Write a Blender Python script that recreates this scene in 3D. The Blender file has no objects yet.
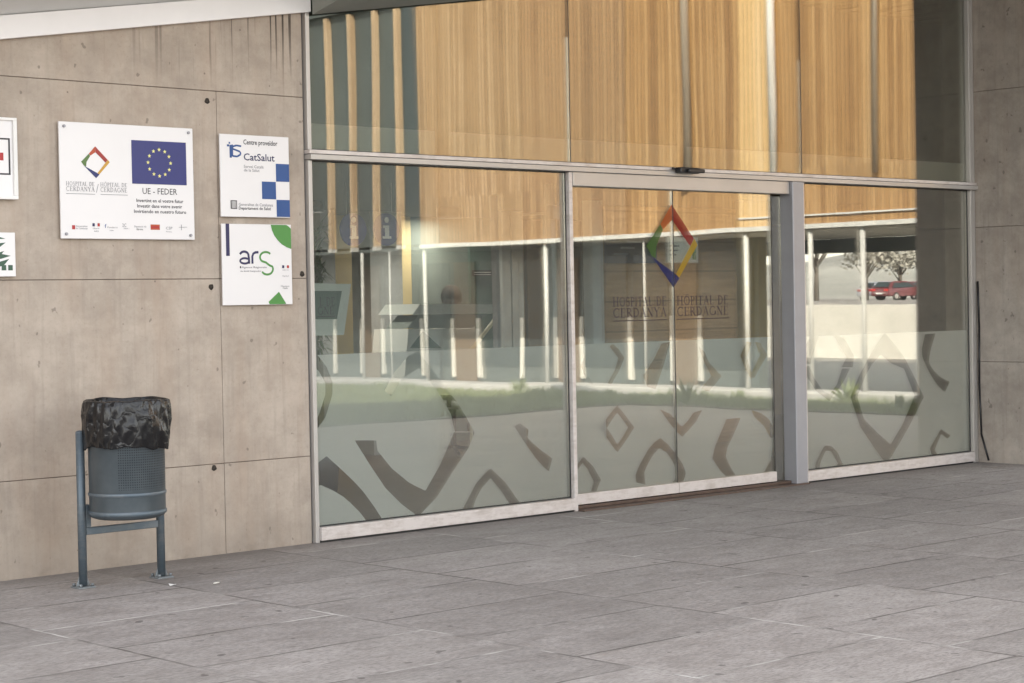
import bpy, bmesh, math, random
from mathutils import Vector, Matrix
from mathutils.geometry import delaunay_2d_cdt
random.seed(7)
R = math.radians
S = bpy.context.scene
COL = S.collection

# ---------------------------------------------------------------- camera
FPX = 1910.68
CAM = Vector((-7.2641, -9.8111, 1.5))
RM = Matrix(((0.73584439, -0.02744367, 0.67659432),
             (-0.67688328, -0.00173362, 0.73608833),
             (-0.019028, -0.99962185, -0.01985184)))
cd = bpy.data.cameras.new('camera'); cam = bpy.data.objects.new('camera', cd); COL.objects.link(cam)
m3 = Matrix((RM.col[0], -RM.col[1], -RM.col[2])).transposed()
cam.matrix_world = Matrix.Translation(CAM) @ m3.to_4x4()
cd.sensor_width = 36; cd.lens = FPX / 1024 * 36; cd.clip_end = 3000; cd.clip_start = 0.1
S.camera = cam

# ---------------------------------------------------------------- light
SUN_DIR = Vector((-0.80, 0.74, 0.78)).normalized()       # towards the sun
w = bpy.data.worlds.new('World'); S.world = w; w.use_nodes = True
nt = w.node_tree; bg = nt.nodes['Background']
sky = nt.nodes.new('ShaderNodeTexSky'); sky.sky_type = 'NISHITA'; sky.sun_disc = False
sky.sun_elevation = math.asin(SUN_DIR.z); sky.sun_rotation = math.atan2(SUN_DIR.x, SUN_DIR.y)
sky.dust_density = 2.5; sky.altitude = 1000
hs = nt.nodes.new('ShaderNodeHueSaturation'); hs.inputs['Saturation'].default_value = .35
wm = nt.nodes.new('ShaderNodeMix'); wm.data_type = 'RGBA'; wm.blend_type = 'MULTIPLY'; wm.inputs[0].default_value = 1; wm.inputs[7].default_value = (1, .945, .875, 1)
nt.links.new(sky.outputs[0], hs.inputs['Color']); nt.links.new(hs.outputs[0], wm.inputs[6]); nt.links.new(wm.outputs[2], bg.inputs[0]); bg.inputs[1].default_value = 0.15
sl = bpy.data.lights.new('sun', 'SUN'); sl.energy = 2.5; sl.angle = R(0.5); sl.color = (1, .94, .85)
so = bpy.data.objects.new('sun', sl); COL.objects.link(so)
so.rotation_euler = (-SUN_DIR).to_track_quat('-Z', 'Y').to_euler(); so.location = (0, 0, 20)
S.view_settings.view_transform = 'Standard'; S.view_settings.look = 'None'
S.view_settings.gamma = 1; S.view_settings.exposure = 2.42
S.cycles.max_bounces = 10; S.cycles.transparent_max_bounces = 24
S.cycles.diffuse_bounces = 5; S.cycles.glossy_bounces = 5
S.cycles.caustics_reflective = False; S.cycles.caustics_refractive = False
S.cycles.sample_clamp_indirect = 6

# ---------------------------------------------------------------- materials
class NT:
    def __init__(s, name):
        s.m = bpy.data.materials.new(name); s.m.use_nodes = True
        s.t = s.m.node_tree; s.n = s.t.nodes; s.l = s.t.links
        s.b = s.n['Principled BSDF']; s.out = s.n['Material Output']
        s.tc = s.n.new('ShaderNodeTexCoord')
    def new(s, typ, **kw):
        n = s.n.new('ShaderNode' + typ)
        for k, v in kw.items():
            if k.startswith('i_'):
                n.inputs[k[2:].replace('_', ' ')].default_value = v
            else: setattr(n, k, v)
        return n
    def obj(s, scale=(1, 1, 1), src='Object', loc=(0, 0, 0), rot=(0, 0, 0)):
        mp = s.new('Mapping'); mp.inputs['Scale'].default_value = scale
        mp.inputs['Location'].default_value = loc; mp.inputs['Rotation'].default_value = rot
        s.l.new(s.tc.outputs[src], mp.inputs[0]); return mp.outputs[0]
    def noise(s, vec, scale=5, detail=5, rough=.6, out=0):
        n = s.new('TexNoise'); n.inputs['Scale'].default_value = scale
        n.inputs['Detail'].default_value = detail; n.inputs['Roughness'].default_value = rough
        s.l.new(vec, n.inputs['Vector']); return n.outputs[out]
    def ramp(s, fac, stops):
        r = s.new('ValToRGB'); e = r.color_ramp.elements
        while len(e) < len(stops): e.new(.5)
        for x, (p, c) in zip(e, stops):
            x.position = p; x.color = (*c, 1) if len(c) == 3 else c
        s.l.new(fac, r.inputs[0]); return r.outputs[0]
    def mix(s, fac, a, b, mode='MIX'):
        n = s.new('Mix', data_type='RGBA', blend_type=mode)
        for sock, v in ((n.inputs[0], fac), (n.inputs[6], a), (n.inputs[7], b)):
            if isinstance(v, bpy.types.NodeSocket): s.l.new(v, sock)
            elif isinstance(v, (int, float)): sock.default_value = v
            else: sock.default_value = (*v, 1) if len(v) == 3 else v
        return n.outputs[2]
    def math(s, op, a, b=0.0, clamp=False):
        n = s.new('Math', operation=op, use_clamp=clamp)
        for sock, v in ((n.inputs[0], a), (n.inputs[1], b)):
            if isinstance(v, bpy.types.NodeSocket): s.l.new(v, sock)
            else: sock.default_value = v
        return n.outputs[0]
    def base(s, c):
        if isinstance(c, bpy.types.NodeSocket): s.l.new(c, s.b.inputs['Base Color'])
        else: s.b.inputs['Base Color'].default_value = (*c, 1)
    def bump(s, h, strength=.3, dist=.01):
        b = s.new('Bump'); b.inputs['Strength'].default_value = strength; b.inputs['Distance'].default_value = dist
        s.l.new(h, b.inputs['Height']); s.l.new(b.outputs[0], s.b.inputs['Normal']); return b.outputs[0]
    def sep(s, src='Object'):
        x = s.new('SeparateXYZ'); s.l.new(s.tc.outputs[src], x.inputs[0]); return x.outputs

def flat(name, col, rough=.6, metal=0, var=.06, sc=8, bump=0, coat=0):
    t = NT(name); n = t.noise(t.obj(), sc, 4)
    a = tuple(max(0, c * (1 - var)) for c in col); b = tuple(min(1, c * (1 + var)) for c in col)
    t.base(t.ramp(n, [(.3, a), (.7, b)])); t.b.inputs['Roughness'].default_value = rough
    t.b.inputs['Metallic'].default_value = metal; t.b.inputs['Coat Weight'].default_value = coat
    if bump: t.bump(t.noise(t.obj(), sc * 4, 3), bump, .004)
    return t.m

def concrete(name, c1, c2, drips=False):
    t = NT(name); o = t.obj()
    big = t.noise(o, .9, 5, .6); mid = t.noise(o, 5, 6, .65); fine = t.noise(o, 45, 4, .7)
    col = t.ramp(big, [(.3, c1), (.7, c2)])
    col = t.mix(t.ramp(mid, [(.38, (0, 0, 0)), (.66, (1, 1, 1))]), col, tuple(c * .80 for c in c1), 'MIX') if False else \
        t.mix(.5, col, t.ramp(mid, [(.3, tuple(c * .82 for c in c1)), (.72, tuple(min(1, c * 1.14) for c in c2))]))
    col = t.mix(t.math('MULTIPLY', t.ramp(fine, [(.3, (1, 1, 1)), (.45, (0, 0, 0))]), .22), col, tuple(c * .5 for c in c1))
    bl = t.noise(t.obj((1, 1, 1.3), loc=(7, 3, 1)), 1.7, 7, .72)
    col = t.mix(t.math('MULTIPLY', t.ramp(bl, [(.46, (0, 0, 0)), (.62, (1, 1, 1))]), .30), col, tuple(c * .62 for c in c1))
    bl2 = t.noise(t.obj((1, 1, 1), loc=(2, 8, 4)), 2.6, 7, .75)
    col = t.mix(t.math('MULTIPLY', t.ramp(bl2, [(.5, (0, 0, 0)), (.66, (1, 1, 1))]), .30), col, tuple(min(1, c * 1.22) for c in c2))
    # pinkish-brown timber stain and small specks
    st = t.noise(t.obj((2.2, 2.2, .45)), 2.3, 4, .6)
    col = t.mix(t.math('MULTIPLY', t.ramp(st, [(.45, (0, 0, 0)), (.75, (1, 1, 1))]), .32), col, (c1[0] * 1.0, c1[1] * .84, c1[2] * .72))
    sp = t.noise(t.obj((1, 1, .8)), 17, 2, .5)
    col = t.mix(t.math('MULTIPLY', t.ramp(sp, [(.70, (0, 0, 0)), (.73, (1, 1, 1))]), .55), col, tuple(c * .35 for c in c1))
    vx = t.noise(t.obj((9, 9, .5)), 3, 4, .6)
    col = t.mix(t.math('MULTIPLY', t.ramp(vx, [(.52, (0, 0, 0)), (.7, (1, 1, 1))]), .22), col, tuple(c * .6 for c in c1))
    bh = t.new('TexVoronoi'); bh.inputs['Scale'].default_value = 7.5; t.l.new(o, bh.inputs['Vector'])
    bm_ = t.math('MULTIPLY', t.math('LESS_THAN', bh.outputs['Distance'], .045), t.math('GREATER_THAN', t.noise(o, 2.2, 2), .52))
    col = t.mix(t.math('MULTIPLY', bm_, .6), col, tuple(c * .28 for c in c1))
    if drips:
        xyz = t.sep()
        dn = t.noise(t.obj((16, 1, .35)), 2.2, 2, .4)
        zm = t.new('MapRange'); t.l.new(xyz[2], zm.inputs[0]); zm.inputs[1].default_value = 2.85; zm.inputs[2].default_value = 3.3
        xm = t.new('MapRange'); t.l.new(xyz[0], xm.inputs[0]); xm.inputs[1].default_value = -1.6; xm.inputs[2].default_value = -.7
        k = t.math('MULTIPLY', t.ramp(dn, [(.60, (0, 0, 0)), (.64, (1, 1, 1))]), zm.outputs[0])
        k = t.math('MULTIPLY', k, xm.outputs[0])
        col = t.mix(t.math('MULTIPLY', k, .95), col, (.07, .055, .045))
        # splash dirt just above the paving
        zb = t.new('MapRange'); t.l.new(xyz[2], zb.inputs[0]); zb.inputs[1].default_value = .28; zb.inputs[2].default_value = 0
        k2 = t.math('MULTIPLY', zb.outputs[0], t.ramp(mid, [(.3, (0, 0, 0)), (.7, (1, 1, 1))]))
        col = t.mix(t.math('MULTIPLY', k2, .8), col, tuple(c * .55 for c in c1))
    t.base(col); t.b.inputs['Roughness'].default_value = .85
    h = t.math('SUBTRACT', t.math('ADD', t.math('MULTIPLY', mid, .6), t.math('MULTIPLY', fine, .5)), bm_); t.bump(h, .45, .006)
    return t.m

def wood(name, c_dark, c_mid, c_light, board=.045, axis='y', rough=.55, bright=1):
    """vertical laths; colour changes from lath to lath"""
    t = NT(name); xyz = t.sep(); ax = xyz[{'x': 0, 'y': 1}[axis]]
    idx = t.math('FLOOR', t.math('DIVIDE', ax, board))
    wn = t.new('TexWhiteNoise', noise_dimensions='2D')
    cmb = t.new('CombineXYZ'); t.l.new(idx, cmb.inputs[0])
    seg = t.math('FLOOR', t.math('DIVIDE', t.math('ADD', xyz[2], t.math('MULTIPLY', idx, .0)), 3.4)); t.l.new(seg, cmb.inputs[1])
    t.l.new(cmb.outputs[0], wn.inputs['Vector'])
    grain = t.noise(t.obj((14, 14, .6)), 3, 6, .7)
    soft = t.noise(t.obj((1.2, 1.2, .5)), 1.3, 4, .6)
    f = t.math('ADD', t.math('MULTIPLY', wn.outputs[0], .34), t.math('MULTIPLY', grain, .42))
    f = t.math('ADD', f, t.math('MULTIPLY', soft, .30))
    col = t.ramp(f, [(.25, c_dark), (.52, c_mid), (.8, c_light)])
    fr = t.math('FRACT', t.math('DIVIDE', ax, board))
    edge = t.math('GREATER_THAN', t.math('ABSOLUTE', t.math('SUBTRACT', fr, .5)), .42)
    col = t.mix(t.math('MULTIPLY', edge, .75), col, tuple(c * .35 for c in c_dark))
    t.base(col); t.b.inputs['Roughness'].default_value = rough
    t.bump(t.math('SUBTRACT', grain, edge), .4, .004)
    return t.m

M = {}
M['concrete'] = concrete('fair_faced_concrete', (.385, .32, .262), (.50, .432, .365), True)
M['pier'] = concrete('pier_concrete', (.36, .315, .275), (.50, .45, .395))
M['wood'] = wood('bamboo_cladding_amber', (.21, .108, .042), (.375, .215, .085), (.53, .34, .16), .075)
M['wood_tan'] = wood('bamboo_cladding_tan', (.27, .165, .080), (.38, .245, .125), (.50, .35, .205), .075)
M['wood_brown'] = wood('bamboo_cladding_brown', (.23, .135, .065), (.34, .205, .10), (.44, .29, .15), .085)
M['wood_pale'] = wood('bamboo_cladding_pale', (.58, .38, .17), (.68, .47, .23), (.76, .57, .34), .085)
M['wood_fin'] = wood('fin_wood', (.45, .30, .17), (.58, .42, .26), (.7, .54, .36), .03)
M['alu'] = flat('anodised_aluminium', (.50, .475, .45), .38, .35, .05, 3)
def dirty_metal(name, c, dirt, rough=.45, metal=.2):
    t = NT(name); a = t.noise(t.obj((1, 1, 1)), 6, 6, .7); b2 = t.noise(t.obj((.7, 1, 3)), 14, 5, .7)
    k = t.ramp(t.math('MULTIPLY', t.math('ADD', a, b2), .5), [(.46, (0, 0, 0)), (.62, (1, 1, 1))])
    t.base(t.mix(t.math('MULTIPLY', k, .55), c, dirt)); t.b.inputs['Roughness'].default_value = rough; t.b.inputs['Metallic'].default_value = metal
    t.bump(b2, .1, .002); return t.m
M['alu_light'] = dirty_metal('pale_aluminium_rail', (.66, .61, .585), (.40, .34, .30))
M['_old'] = flat('pale_aluminium', (.62, .58, .55), .45, .2, .06, 4)
M['alu_dark'] = flat('grey_coated_metal', (.34, .34, .365), .42, .3, .05, 4)
M['rubber'] = flat('black_rubber', (.02, .02, .02), .5)
M['white'] = flat('white_paint', (.80, .79, .77), .45, 0, .03, 4)
M['signwhite'] = flat('white_enamel_sign', (.78, .76, .76), .3, 0, .02, 2)
M['postwhite'] = flat('weathered_white_paint', (.60, .60, .57), .5, 0, .06, 4)
M['soffit'] = flat('soffit_board', (.78, .79, .78), .7, 0, .05, 1.2)
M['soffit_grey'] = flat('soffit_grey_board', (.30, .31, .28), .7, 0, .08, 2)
M['brown'] = flat('rusty_threshold_steel', (.10, .066, .050), .6, .2, .25, 10)
M['black'] = flat('black_plastic', (.015, .015, .017), .4)
M['ink'] = flat('dark_ink', (.02, .02, .025), .5)
M['ink_grey'] = flat('grey_ink', (.16, .155, .18), .5)
M['navy'] = flat('navy_print', (.018, .016, .08), .4)
M['flagblue'] = flat('deep_blue_print', (.012, .016, .15), .35)
M['catblue'] = flat('mid_blue_print', (.010, .065, .24), .35)
M['star'] = flat('yellow_star_print', (.80, .75, .25), .4)
M['green'] = flat('leaf_green_print', (.07, .25, .05), .4)
M['dgreen'] = flat('dark_green_print', (.03, .085, .05), .4)
M['red'] = flat('red_print', (.40, .015, .018), .4)
M['logo_red'] = flat('logo_red', (.32, .02, .015), .4)
M['logo_orange'] = flat('logo_orange', (.42, .06, .015), .4)
M['logo_yellow'] = flat('logo_yellow', (.55, .30, .04), .4)
M['logo_blue'] = flat('logo_blue', (.012, .02, .13), .4)
M['logo_green'] = flat('logo_green', (.09, .17, .04), .4)
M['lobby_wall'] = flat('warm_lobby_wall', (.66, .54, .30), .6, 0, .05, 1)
M['lobby_grey'] = flat('grey_curtain', (.36, .38, .39), .8, 0, .1, 6)
M['lobby_dark'] = flat('grey_green_wall', (.20, .235, .225), .7, 0, .1, 3)
M['lobby_green'] = flat('teal_door', (.10, .16, .14), .6, 0, .08, 3)
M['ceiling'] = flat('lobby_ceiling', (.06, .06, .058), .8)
M['lobby_floor'] = flat('lobby_floor_vinyl', (.060, .038, .020), .35, 0, .1, 2)
M['desk_white'] = flat('desk_laminate', (.60, .64, .63), .35, 0, .03, 3)
M['panelblue'] = flat('dark_blue_board', (.03, .045, .11), .5)
M['skin'] = flat('skin', (.50, .32, .24), .5)
M['hair'] = flat('dark_hair', (.022, .016, .013), .85, 0, .3, 40)
M['cloth'] = flat('white_tunic', (.62, .64, .64), .8)
M['trousers'] = flat('dark_trousers', (.04, .045, .06), .8)
M['leaf'] = flat('leaf', (.05, .10, .03), .5, 0, .4, 6)
M['soil'] = flat('soil', (.05, .035, .025), .9)
M['trunk'] = flat('bark', (.12, .10, .08), .9, 0, .3, 8)
M['kerb'] = flat('pale_kerb_concrete', (.46, .45, .43), .8, 0, .1, 6, .2)
M['dglass'] = flat('dark_window_glass', (.04, .055, .06), .12, 0, .1, 1)
M['recess'] = flat('grey_green_panel', (.085, .102, .10), .5, 0, .1, .8)
M['brownpanel'] = wood('lobby_wood_panel', (.30, .21, .12), (.40, .29, .17), (.50, .37, .24), .3, 'x')
M['render_wall'] = flat('pale_render', (.66, .64, .58), .9, 0, .06, 1.5)
M['ceilpale'] = flat('passage_ceiling', (.70, .68, .60), .9)
M['car_red'] = flat('red_car_paint', (.15, .045, .05), .25, 0, .03, 1, 0, 1)
M['car_silver'] = flat('silver_car_paint', (.62, .64, .67), .25, .3, .03, 1, 0, 1)
M['tyre'] = flat('tyre', (.02, .02, .02), .8)
M['taillight'] = flat('tail_light', (.5, .02, .02), .2)

def lamp_mat(name, c, s):
    t = NT(name); t.b.inputs['Emission Color'].default_value = (*c, 1); t.b.inputs['Emission Strength'].default_value = s
    n = t.noise(t.obj(), 3); t.base(t.ramp(n, [(0, c), (1, c)])); return t.m
M['lamp'] = lamp_mat('lit_lamp_diffuser', (1, .93, .8), 9)

def paving():
    t = NT('stone_paving')
    # slabs 1.225 wide (x) by 0.675 (y); neighbouring columns are staggered by half a slab
    geo = t.obj(); wob = t.new('TexNoise'); wob.inputs['Scale'].default_value = 3.5; wob.inputs['Detail'].default_value = 4
    t.l.new(geo, wob.inputs['Vector'])
    v = t.new('VectorMath', operation='MULTIPLY_ADD'); t.l.new(wob.outputs['Color'], v.inputs[0])
    v.inputs[1].default_value = (.022, .022, 0); t.l.new(geo, v.inputs[2])
    mp = t.new('Mapping'); mp.inputs['Rotation'].default_value = (0, 0, R(90)); mp.inputs['Location'].default_value = (2.67 - .3375 * 0 - .011, .0, 0)
    t.l.new(v.outputs[0], mp.inputs[0])
    # after rotation: X' = -y , Y' = x
    mp.inputs['Location'].default_value = (-.011 - 2.0 + 2.025, 2.85 + 2.45 - .011, 0)
    b = t.new('TexBrick'); b.offset = .5; b.squash = 1
    b.inputs['Scale'].default_value = 1; b.inputs['Brick Width'].default_value = .675; b.inputs['Row Height'].default_value = 1.225
    b.inputs['Mortar Size'].default_value = .010; b.inputs['Mortar Smooth'].default_value = .5; b.inputs['Bias'].default_value = 0
    b.inputs['Color1'].default_value = (0, 0, 0, 1); b.inputs['Color2'].default_value = (1, 1, 1, 1); b.inputs['Mortar'].default_value = (.5, .5, .5, 1)
    t.l.new(mp.outputs[0], b.inputs['Vector'])
    big = t.noise(t.obj(), .5, 4, .6); mid = t.noise(t.obj((1, 2.2, 1)), 3.2, 6, .7); fine = t.noise(t.obj((1, 3, 1)), 26, 5, .7)
    c1, c2 = (.235, .215, .20), (.45, .425, .405)
    col = t.ramp(mid, [(.3, c1), (.7, c2)])
    col = t.mix(.35, col, t.ramp(big, [(.35, (.21, .185, .17)), (.65, (.44, .41, .39))]))
    col = t.mix(t.math('MULTIPLY', t.ramp(fine, [(.38, (1, 1, 1)), (.56, (0, 0, 0))]), .5), col, (.11, .10, .095))
    stk = t.noise(t.obj((1.3, 3.2, 1)), 4, 7, .75)
    col = t.mix(t.math('MULTIPLY', t.ramp(stk, [(.52, (0, 0, 0)), (.68, (1, 1, 1))]), .22), col, (.46, .43, .41))
    stk2 = t.noise(t.obj((1.2, 3.5, 1), loc=(5, 2, 0)), 3, 7, .75)
    col = t.mix(t.math('MULTIPLY', t.ramp(stk2, [(.54, (0, 0, 0)), (.66, (1, 1, 1))]), .45), col, (.13, .113, .105))
    col = t.mix(.13, col, b.outputs['Color'], 'OVERLAY')
    jn = t.noise(t.obj(), 1.4, 3, .5)
    joint = t.ramp(jn, [(.44, (.075, .066, .06)), (.54, (.17, .155, .145)), (.62, (.62, .60, .57))])
    gap = t.ramp(t.noise(t.obj(loc=(3, 1, 0)), 2.1, 3, .6), [(.36, (.15, .15, .15)), (.48, (1, 1, 1))])
    col = t.mix(t.math('MULTIPLY', t.math('MULTIPLY', b.outputs['Fac'], gap), .8), col, joint)
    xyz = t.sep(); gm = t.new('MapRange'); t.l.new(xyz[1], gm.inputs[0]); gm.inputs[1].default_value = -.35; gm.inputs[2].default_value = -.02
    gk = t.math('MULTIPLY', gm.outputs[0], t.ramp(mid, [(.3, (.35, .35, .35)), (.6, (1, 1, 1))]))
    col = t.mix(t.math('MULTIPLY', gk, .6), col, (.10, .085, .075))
    spots = t.noise(t.obj(loc=(1, 4, 0)), 9, 2, .5)
    col = t.mix(t.math('MULTIPLY', t.ramp(spots, [(.70, (0, 0, 0)), (.72, (1, 1, 1))]), .6), col, (.07, .06, .055))
    # cracks
    cv = t.new('TexVoronoi', feature='DISTANCE_TO_EDGE'); cv.inputs['Scale'].default_value = .55
    t.l.new(v.outputs[0], cv.inputs['Vector'])
    t.base(col)
    t.l.new(t.ramp(mid, [(.3, (.60, .60, .60)), (.7, (.78, .78, .78))]), t.b.inputs['Roughness'])
    h = t.math('SUBTRACT', t.math('ADD', t.math('MULTIPLY', mid, .9), t.math('MULTIPLY', fine, .5)), t.math('MULTIPLY', b.outputs['Fac'], .6))
    t.bump(h, .55, .012)
    return t.m
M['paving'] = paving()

def ground_mat():
    t = NT('asphalt_and_gravel'); a = t.noise(t.obj(), .25, 5); f = t.noise(t.obj(), 20, 4)
    col = t.ramp(a, [(.3, (.20, .185, .165)), (.7, (.28, .26, .235))])
    col = t.mix(.3, col, t.ramp(f, [(.3, (.1, .1, .1)), (.7, (.3, .28, .26))])); t.base(col)
    t.b.inputs['Roughness'].default_value = .9; t.bump(f, .4, .01); return t.m
M['ground'] = ground_mat()
def grass_mat():
    t = NT('grass_blades'); a = t.noise(t.obj(), 2.5, 4)
    t.base(t.ramp(a, [(.3, (.09, .12, .04)), (.7, (.22, .25, .11))])); t.b.inputs['Roughness'].default_value = .6; return t.m
M['grass'] = grass_mat()

def glass_mat(name, refl=.2, tint=(.86, .90, .87), wav=.0, haze=.018):
    t = NT(name); n, l = t.n, t.l
    n.remove(t.b)
    tr = n.new('ShaderNodeBsdfTransparent'); tr.inputs[0].default_value = (*tint, 1)
    gl = n.new('ShaderNodeBsdfGlossy'); gl.inputs['Roughness'].default_value = 0.0; gl.inputs['Color'].default_value = (1, .97, .93, 1)
    lw = n.new('ShaderNodeLayerWeight'); lw.inputs['Blend'].default_value = .35
    mr = n.new('ShaderNodeMapRange'); mr.inputs[1].default_value = 0; mr.inputs[2].default_value = 1
    mr.inputs[3].default_value = refl; mr.inputs[4].default_value = min(1, refl + .5); l.new(lw.outputs['Fresnel'], mr.inputs[0])
    mx = n.new('ShaderNodeMixShader'); l.new(mr.outputs[0], mx.inputs[0]); l.new(tr.outputs[0], mx.inputs[1]); l.new(gl.outputs[0], mx.inputs[2])
    if wav:
        no = t.noise(t.obj((1, 1, .5)), .9, 1, .4)
        b = t.new('Bump'); b.inputs['Strength'].default_value = wav; b.inputs['Distance'].default_value = .01
        l.new(no, b.inputs['Height']); l.new(b.outputs[0], gl.inputs['Normal'])
    dd = n.new('ShaderNodeBsdfDiffuse'); dd.inputs[0].default_value = (.80, .82, .80, 1)  # pale diffuse haze painted into the glass to lift the darks behind it
    dm = n.new('ShaderNodeMixShader'); dn_ = t.noise(t.obj((1, 1, .4)), 2.2, 5, .65)
    dr_ = n.new('ShaderNodeMapRange'); l.new(dn_, dr_.inputs[0]); dr_.inputs[1].default_value = .3; dr_.inputs[2].default_value = .75; dr_.inputs[3].default_value = haze * .6; dr_.inputs[4].default_value = haze * 1.6
    l.new(dr_.outputs[0], dm.inputs[0]); l.new(mx.outputs[0], dm.inputs[1]); l.new(dd.outputs[0], dm.inputs[2])
    l.new(dm.outputs[0], t.out.inputs[0]); return t.m
M['glass_up'] = glass_mat('solar_control_glass', .10, (.72, .74, .70), .12)
M['glass'] = glass_mat('entrance_glass', .05, (.88, .90, .885), .14)

def film_mat(name, col, opac):
    t = NT(name); n, l = t.n, t.l; n.remove(t.b)
    tr = n.new('ShaderNodeBsdfTransparent'); tr.inputs[0].default_value = (.9, .93, .9, 1)
    no = t.noise(t.obj(), 1.2, 3); c = t.ramp(no, [(.3, tuple(x * .96 for x in col)), (.7, tuple(x * 1.03 for x in col))])
    df = n.new('ShaderNodeBsdfDiffuse'); l.new(c, df.inputs[0])
    tl = n.new('ShaderNodeBsdfTranslucent'); l.new(c, tl.inputs[0])
    m1 = n.new('ShaderNodeMixShader'); m1.inputs[0].default_value = .30; l.new(df.outputs[0], m1.inputs[1]); l.new(tl.outputs[0], m1.inputs[2])
    m2 = n.new('ShaderNodeMixShader'); m2.inputs[0].default_value = opac; l.new(tr.outputs[0], m2.inputs[1]); l.new(m1.outputs[0], m2.inputs[2])
    l.new(m2.outputs[0], t.out.inputs[0]); return t.m
M['film'] = film_mat('frosted_film', (.90, .90, .86), .93)
M['veil_band'] = film_mat('pale_slab_veil', (.88, .85, .80), .80)  # pale veil standing in for light on the slab edge
M['vinyl_ink'] = film_mat('translucent_grey_lettering', (.085, .065, .085), .85)
for k in ('red', 'orange', 'yellow', 'blue', 'green'):
    c = {'red': (.32, .03, .03), 'orange': (.50, .12, .04), 'yellow': (.50, .32, .04), 'blue': (.02, .03, .16), 'green': (.10, .18, .06)}[k]
    M['vinyl_' + k] = film_mat('translucent_vinyl_' + k, c, .74)

def bag_mat():
    t = NT('black_bin_bag'); n = t.noise(t.obj((1, 1, .5)), 16, 4, .55)
    t.base((.006, .006, .007)); t.b.inputs['Roughness'].default_value = .27
    v_ = t.new('TexVoronoi', feature='DISTANCE_TO_EDGE'); v_.inputs['Scale'].default_value = 13; wv = t.new('VectorMath', operation='MULTIPLY_ADD'); t.l.new(t.noise(t.obj(), 6, 3, .5, 1), wv.inputs[0]); wv.inputs[1].default_value = (.12, .12, .12); t.l.new(t.obj((1, 1, .6)), wv.inputs[2]); t.l.new(wv.outputs[0], v_.inputs['Vector'])
    t.bump(t.math('ADD', t.math('MULTIPLY', t.math('POWER', v_.outputs[0], .5), .8), t.math('MULTIPLY', n, .9)), .36, .02); return t.m
M['bag'] = bag_mat()
def bin_mat():
    t = NT('perforated_steel'); xyz = t.sep()
    col = t.ramp(t.noise(t.obj(), 5, 4), [(.3, (.06, .075, .086)), (.7, (.10, .118, .13))])
    ang = t.math('ARCTAN2', t.math('ADD', xyz[1], 0), xyz[0])
    u = t.math('MULTIPLY', ang, 17); v = t.math('MULTIPLY', xyz[2], 75)
    fu = t.math('SUBTRACT', t.math('FRACT', u), .5); fv = t.math('SUBTRACT', t.math('FRACT', v), .5)
    d = t.math('ADD', t.math('MULTIPLY', fu, fu), t.math('MULTIPLY', fv, fv))
    dot = t.math('LESS_THAN', d, .07)
    zin = t.math('MULTIPLY', t.math('GREATER_THAN', xyz[2], .54), t.math('LESS_THAN', xyz[2], .92))
    ain = t.math('LESS_THAN', t.math('ABSOLUTE', t.math('ADD', ang, 1.35)), 1.0)
    k = t.math('MULTIPLY', t.math('MULTIPLY', dot, zin), ain)
    t.base(t.mix(t.math('MULTIPLY', k, .85), col, (.015, .02, .025))); t.b.inputs['Roughness'].default_value = .4
    t.b.inputs['Metallic'].default_value = .35
    t.bump(t.math('SUBTRACT', t.noise(t.obj(), 12, 3), k), .2, .003); return t.m
M['binmetal'] = bin_mat()
M['bluesteel'] = dirty_metal('blue_grey_painted_steel', (.10, .13, .155), (.19, .20, .205), .42, .3)

# ---------------------------------------------------------------- helpers
def unit(px, py):
    return RM @ Vector((px - 512, py - 341.5, FPX))
def F(px, py, Y=0):                       # the point on the plane y = Y behind a pixel
    r = unit(px, py); return CAM + r * ((Y - CAM.y) / r.y)
def W(px, py, X=14.9):                    # the point that the facade mirrors at a pixel
    r = unit(px, py); p = CAM + r * ((X - CAM.x) / r.x); p.y *= -1; return p

def link(name, me, mat, parent=None, loc=None):
    o = bpy.data.objects.new(name, me); COL.objects.link(o)
    if mat is not None:
        for m in (mat if isinstance(mat, (list, tuple)) else [mat]): me.materials.append(m)
    if parent: o.parent = parent
    if loc: o.location = loc
    return o
def tag(o, label=None, cat=None, group=None, kind=None):
    if label: o['label'] = label
    if cat: o['category'] = cat
    if group: o['group'] = group
    if kind: o['kind'] = kind
    return o
def empty(name, loc, label, cat, group=None, rz=0):
    o = bpy.data.objects.new(name, None); COL.objects.link(o); o.location = loc; o.rotation_euler.z = rz
    o.empty_display_size = .1
    return tag(o, label, cat, group)

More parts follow.
